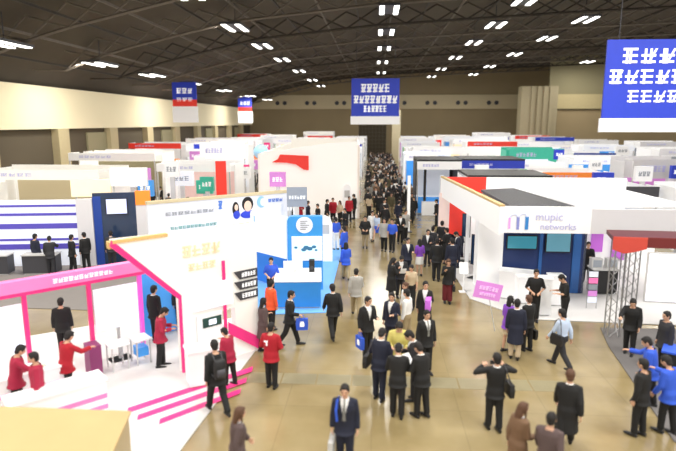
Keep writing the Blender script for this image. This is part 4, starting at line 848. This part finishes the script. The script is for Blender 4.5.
# blue vest staff and others along the left side of the aisle
for px, py, yw, ps, tp, tc, bt, bc, fem, lab in (
    (346, 280, 10, 'walk2', 'jacket', 'blue', 'trousers', 'khaki', True, 'staff member in a blue happi coat nearest on the blue carpet edge'),
    (344, 262, 60, 'stand', 'jacket', 'blue', 'trousers', 'black', False, 'staff member in a blue happi coat beside the tall white stand'),
    (365, 248, 180, 'folded', 'jacket', 'black', 'trousers', 'khaki', False, 'person in a black coat alone in the middle of the far aisle'),
    (372, 240, 190, 'walk', 'shirt', 'white', 'trousers', 'white', False, 'person in white clothes walking behind the black coat'),
    (377, 241, 150, 'walk', 'tee', 'lightblue', 'skirt', 'blue', True, 'woman in a pale top and blue skirt in the far aisle'),
    (384, 251, 170, 'stand', 'jacket', 'midgrey', 'trousers', 'black', False, 'man in a grey jacket beside the bright blue vest'),
    (392, 252, 160, 'stand', 'tee', 'blue', 'trousers', 'black', False, 'man in a bright blue vest in the far aisle'),
    (400, 244, 180, 'read', 'suit', 'black', 'trousers', 'black', False, 'man in a black suit, left of a pair in the far aisle'),
    (405, 240, 200, 'talk', 'jacket', 'midgrey', 'trousers', 'black', False, 'man in a pale grey jacket, right of a pair in the far aisle'),
    (345, 238, 120, 'talk', 'jacket', 'black', 'trousers', 'brown', False, 'man in a black jacket by the end of the white booth row'),
    (327, 226, -90, 'stand', 'jacket', 'black', 'trousers', 'black', False, 'person in black next to the red jacket by the white booth'),
    (333, 224, 180, 'stand', 'jacket', 'red', 'trousers', 'black', False, 'person in a red jacket by the white booth'),
    (340, 226, 150, 'folded', 'tee', 'beige', 'trousers', 'black', True, 'woman in a beige top at the mouth of the white booth row'),
    (336, 250, 30, 'stand', 'tee', 'blue', 'trousers', 'white', False, 'helper in a blue shirt near the white stand on the blue carpet'),
    (300, 226, 180, 'talk', 'jacket', 'red', 'trousers', 'black', False, 'person in a red top seen above the sky blue tower'),
    (308, 228, -60, 'stand', 'jacket', 'navy', 'trousers', 'black', False, 'person in navy seen above the sky blue tower, right one'),
    (294, 232, 90, 'stand', 'jacket', 'black', 'trousers', 'black', False, 'dark haired person seen above the sky blue tower, left one'),
    (391, 216, 180, 'walk', 'jacket', 'olive', 'trousers', 'khaki', False, 'person in an olive coat walking nearer in the distant crowd'),
    (381, 217, 10, 'walk', 'suit', 'black', 'trousers', 'black', False, 'man in black walking away just left of the olive coat'),
    (409, 213, 200, 'walk2', 'suit', 'black', 'trousers', 'black', False, 'man in black leaning by the white light pole'),
    (436, 226, 90, 'stand', 'suit', 'black', 'trousers', 'black', False, 'man in black beside the pale grey gate post')):
    x, y = at(px, py); person(x, y, yw, ps, lab, tp, tc, bt, bc, fem, h=1.62 if fem else 1.70)
for px, py, yw, ps, tp, tc, lab in ((357, 207, 170, 'walk', 'jacket', 'red', 'visitor in a red jacket at the corner of the long white booth'), (354, 219, 60, 'talk', 'jacket', 'black', 'visitor in black by the corner of the long white booth'), (376, 203, 180, 'walk2', 'jacket', 'brown', 'visitor in a rust brown jacket in the distant crowd'), (349, 222, 200, 'stand', 'jacket', 'red', 'visitor in a red jacket nearer than the corner of the long white booth'),
    (368, 212, 10, 'walk', 'suit', 'charcoal', 'visitor in a charcoal suit left of the olive coat in the aisle'), (399, 222, 0, 'walk2', 'suit', 'black', 'man in a black suit walking away right of the olive coat'), (318, 232, 120, 'talk', 'jacket', 'black', 'dark clothed visitor between the white display stands'), (385, 232, 20, 'walk', 'suit', 'black', 'man in black walking away nearer than the olive coat'),
    (446, 264, 40, 'talk', 'suit', 'black', 'man in black in the cluster in front of the red panel, turned left'), (458, 268, 100, 'read', 'suit', 'navy', 'man in navy reading in the cluster beside the white booth wall'), (432, 262, -40, 'talk', 'suit', 'charcoal', 'man in charcoal at the left of the cluster by the red panel')):
    x, y = at(px, py); person(x, y, yw, ps, lab, tp, tc, h=1.7)
# --- right group
x, y = at(534, 322); person(x, y+.1, 172, 'folded', 'staff member in a black shirt with folded hands in front of the white booth', 'tee', 'black', bc='black', h=1.76)
x, y = at(563, 326); p = person(x, y, 92, 'read', 'tall staff member in black facing left with a tablet in the white booth', 'tee', 'black', bc='black', h=1.74); paper(p, 'white tablet held by the tall staff member in black', name='tablet')
x, y = at(507, 352); person(x, y, -60, 'talk', 'woman with long dark hair and a beige skirt beside the lilac placard', 'jacket', 'purple', 'skirt', 'beige', fem=True, h=1.66)
x, y = at(514, 359); person(x, y, -15, 'stand', 'man in a navy coat with his back to us beside the lilac placard', 'coat', 'navy', bc='beige', h=1.72)
x, y = at(526, 351); p = person(x, y, 30, 'stand', 'man with brown hair in a black suit right of the navy coat', tc='black', hc=HAIRBR, h=1.66)
tote(p, 'R', 'briefcase', 'black briefcase carried by the brown haired man', 'bag', BLACK, w_=.38, hh=.28, motif=False)
x, y = at(560, 368); p = person(x, y, 35, 'walk', 'man in a pale blue shirt with a black bag walking by the white booth', 'shirt', 'lightblue', bc='charcoal', h=1.68); shoulderbag(p, 'L', 'black shoulder bag of the man in the pale blue shirt')
x, y = at(493, 430); p = person(x, y, 8, 'photo', 'man in a black suit raising a camera with both hands, back to us', tc='black', h=1.74)
c = (p['hand']('L', .1)+p['hand']('R', .1))/2; t = thing('camera', 'small black camera raised by the man in the black suit', 'camera', tuple(c))
MB().box(c.x-.06, c.y-.02, c.z-.03, c.x+.06, c.y+.02, c.z+.05).build('camera_body', BLACK, t); MB().tube([(c.x, c.y+.02, c.z), (c.x, c.y+.07, c.z)], [.03, .03], 12).build('lens', DGREY, t)
shoulderbag(p, 'R', 'dark shoulder bag of the man raising a camera')
x, y = headat(571, 369, 1.74); person(x, y, -20, 'walk', 'person in a long black coat at the lower right, seen from behind', 'coat', 'black', hc=HAIRBR, h=1.74)
x, y = headat(521, 402, 1.62); person(x, y, -60, 'walk2', 'brown haired person in a brown grey coat at the bottom edge right of centre', 'coat', 'brown', fem=True, hc=HAIRBR, h=1.62)
x, y = headat(551, 412, 1.66); person(x, y, -30, 'walk', 'person in a dark plum jacket at the bottom edge at right', 'jacket', 'plaid', h=1.66)
x, y = at(590, 286); person(x, y+.5, 150, 'talk', 'attendant in black standing behind the black counter', 'jacket', 'black', h=1.7)
for px, py, yw, ps, tc, lab in ((634, 297, 150, 'reach', 'black', 'man in black bending over the counter under the red canopy'), (655, 338, 60, 'reach', 'blue', 'person in a royal blue jacket at the right edge, nearer one'), (668, 312, 100, 'stand', 'charcoal', 'person in charcoal beside the royal blue jacket at the right edge'), (674, 358, 30, 'reach', 'blue', 'person in a royal blue jacket cut off by the right edge of the view'), (645, 360, 40, 'stand', 'black', 'person in black left of the royal blue jacket at the right edge')):
    x, y = headat(px, py); person(x, y, yw, ps, lab, 'jacket', tc, h=1.7)
# --- left area
for px, py, yw, ps, tp, tc, lab in ((74, 273, -40, 'talk', 'suit', 'black', 'man in a black suit, left of two talking by the grey pillar'), (87, 270, 60, 'stand', 'suit', 'black', 'man in a black suit, right of two talking by the grey pillar'),
    (113, 268, 30, 'stand', 'suit', 'charcoal', 'man in a charcoal suit behind the tip of the magenta fascia'), (125, 250, 150, 'talk', 'suit', 'black', 'man in black standing before the dark theatre wall'), (103, 246, -60, 'read', 'suit', 'navy', 'man in navy standing at the blue edge of the dark theatre'),
    (52, 275, 20, 'reach', 'suit', 'charcoal', 'man in charcoal leaning over the dark counter at the far left'), (38, 272, -20, 'stand', 'jacket', 'navy', 'person in navy at the dark counter at the far left')):
    x, y = at(px, py); person(x, y, yw, ps, lab, tp, tc, h=1.7)
for px, py, yw, ps, tc, lab in ((63, 332, -30, 'reach', 'red', 'staff member in a red jacket behind the striped desk, right one'), (60, 298, 20, 'stand', 'black', 'dark clothed visitor seen through the magenta portal'), (12, 345, -60, 'reach', 'crimson', 'staff member in a crimson jacket at the left edge behind the desk'), (34, 352, 120, 'stand', 'crimson', 'staff member in a crimson jacket at the left edge near the tan board')):
    x, y = headat(px, py); person(x, y, yw, ps, lab, 'jacket', tc, h=1.68)
for i, (px, py, tc) in enumerate(((153, 210, 'charcoal'), (162, 208, 'black'), (170, 210, 'black'), (177, 208, 'navy'))):
    x, y = at(px, py); person(x, y, (20, 160, -40, 100)[i], ('stand', 'walk', 'talk', 'stand')[i], ('visitor in charcoal', 'visitor in black', 'visitor in black, third', 'visitor in navy')[i]+' in the row seen over the portrait banner wall from the left', tc=tc)
# --- crowd further up the aisle
rnd = random.Random(11)
LOOK = [('suit', 'black', None, False), ('suit', 'navy', None, False), ('suit', 'charcoal', None, False), ('jacket', 'black', 'black', False), ('suit', 'black', None, False), ('jacket', 'grey', 'black', False), ('shirt', 'white', 'charcoal', False), ('suit', 'charcoal', None, False),
        ('tee', 'beige', 'black', True), ('coat', 'black', 'black', True), ('jacket', 'brown', 'charcoal', False), ('jacket', 'olive', 'black', False), ('suit', 'navy', None, False), ('suit', 'black', None, False), ('suit', 'charcoal', None, False), ('coat', 'black', 'black', False)]
poses = ['walk', 'walk2', 'stand', 'talk', 'phone', 'read']
n = 0; tries = 0
while n < 150 and tries < 6000:
    tries += 1
    y = 34+62*rnd.random()**.9; x = rnd.uniform(-.75, 3.0 if y < 48 else 2.6)
    if y < 40 and rnd.random() < .4: continue
    if any((x-a)**2+(y-c)**2 < (.55 if y > 50 else .65)**2 for a, c in PEOPLE): continue
    tp, tc, bc, fem = LOOK[rnd.randrange(len(LOOK))]
    seg = 'nearer part' if y < 52 else ('middle' if y < 70 else 'far end')
    nm = '%s in a %s %s' % ('woman' if fem else 'visitor', {'beige': 'beige'}.get(tc, tc), {'suit': 'suit', 'jacket': 'jacket', 'shirt': 'shirt', 'tee': 'top', 'coat': 'long coat'}[tp])
    person(x, y, rnd.choice((0, 180))+rnd.uniform(-30, 30), rnd.choice(poses), '%s in the dense crowd, %s of the distant aisle' % (nm, seg), tp, tc, bc=bc, fem=fem, h=rnd.uniform(1.6, 1.76), group='%s, crowd, %s of the aisle' % (nm, seg)); n += 1
for side, xr in (('left', (-23, -9.7)), ('right', (5, 27))):
    made = 0
    for _ in range(3000):
        if made >= 46: break
        x = rnd.uniform(*xr); y = rnd.uniform(30, 62)
        if any(abs(x-a) < 3.0 and abs(y-c) < 2.4 for a, c in seen_b) or any((x-a)**2+(y-c)**2 < .5 for a, c in PEOPLE+used): continue
        made += 1; tp, tc, bc, fem = LOOK[rnd.randrange(len(LOOK))]
        nm = '%s in a %s %s' % ('woman' if fem else 'visitor', tc, {'suit': 'suit', 'jacket': 'jacket', 'shirt': 'shirt', 'tee': 'top', 'coat': 'long coat'}[tp])
        seg = 'nearer' if y < 46 else 'farther'
        person(x, y, rnd.uniform(0, 360), rnd.choice(poses), '%s between the booth rows, %s part of the %s side' % (nm, seg, side), tp, tc, bc=bc, fem=fem, h=rnd.uniform(1.6, 1.76), group='%s between booths, %s, %s' % (nm, seg, side))
# ------------------------------------------------------------------ tidy
for o in COL.objects:
    if '_loc' in o: del o['_loc']
for o in COL.objects:
    if 'label' in o and len(o['label'].split()) > 16: print('LONG', o['label'])
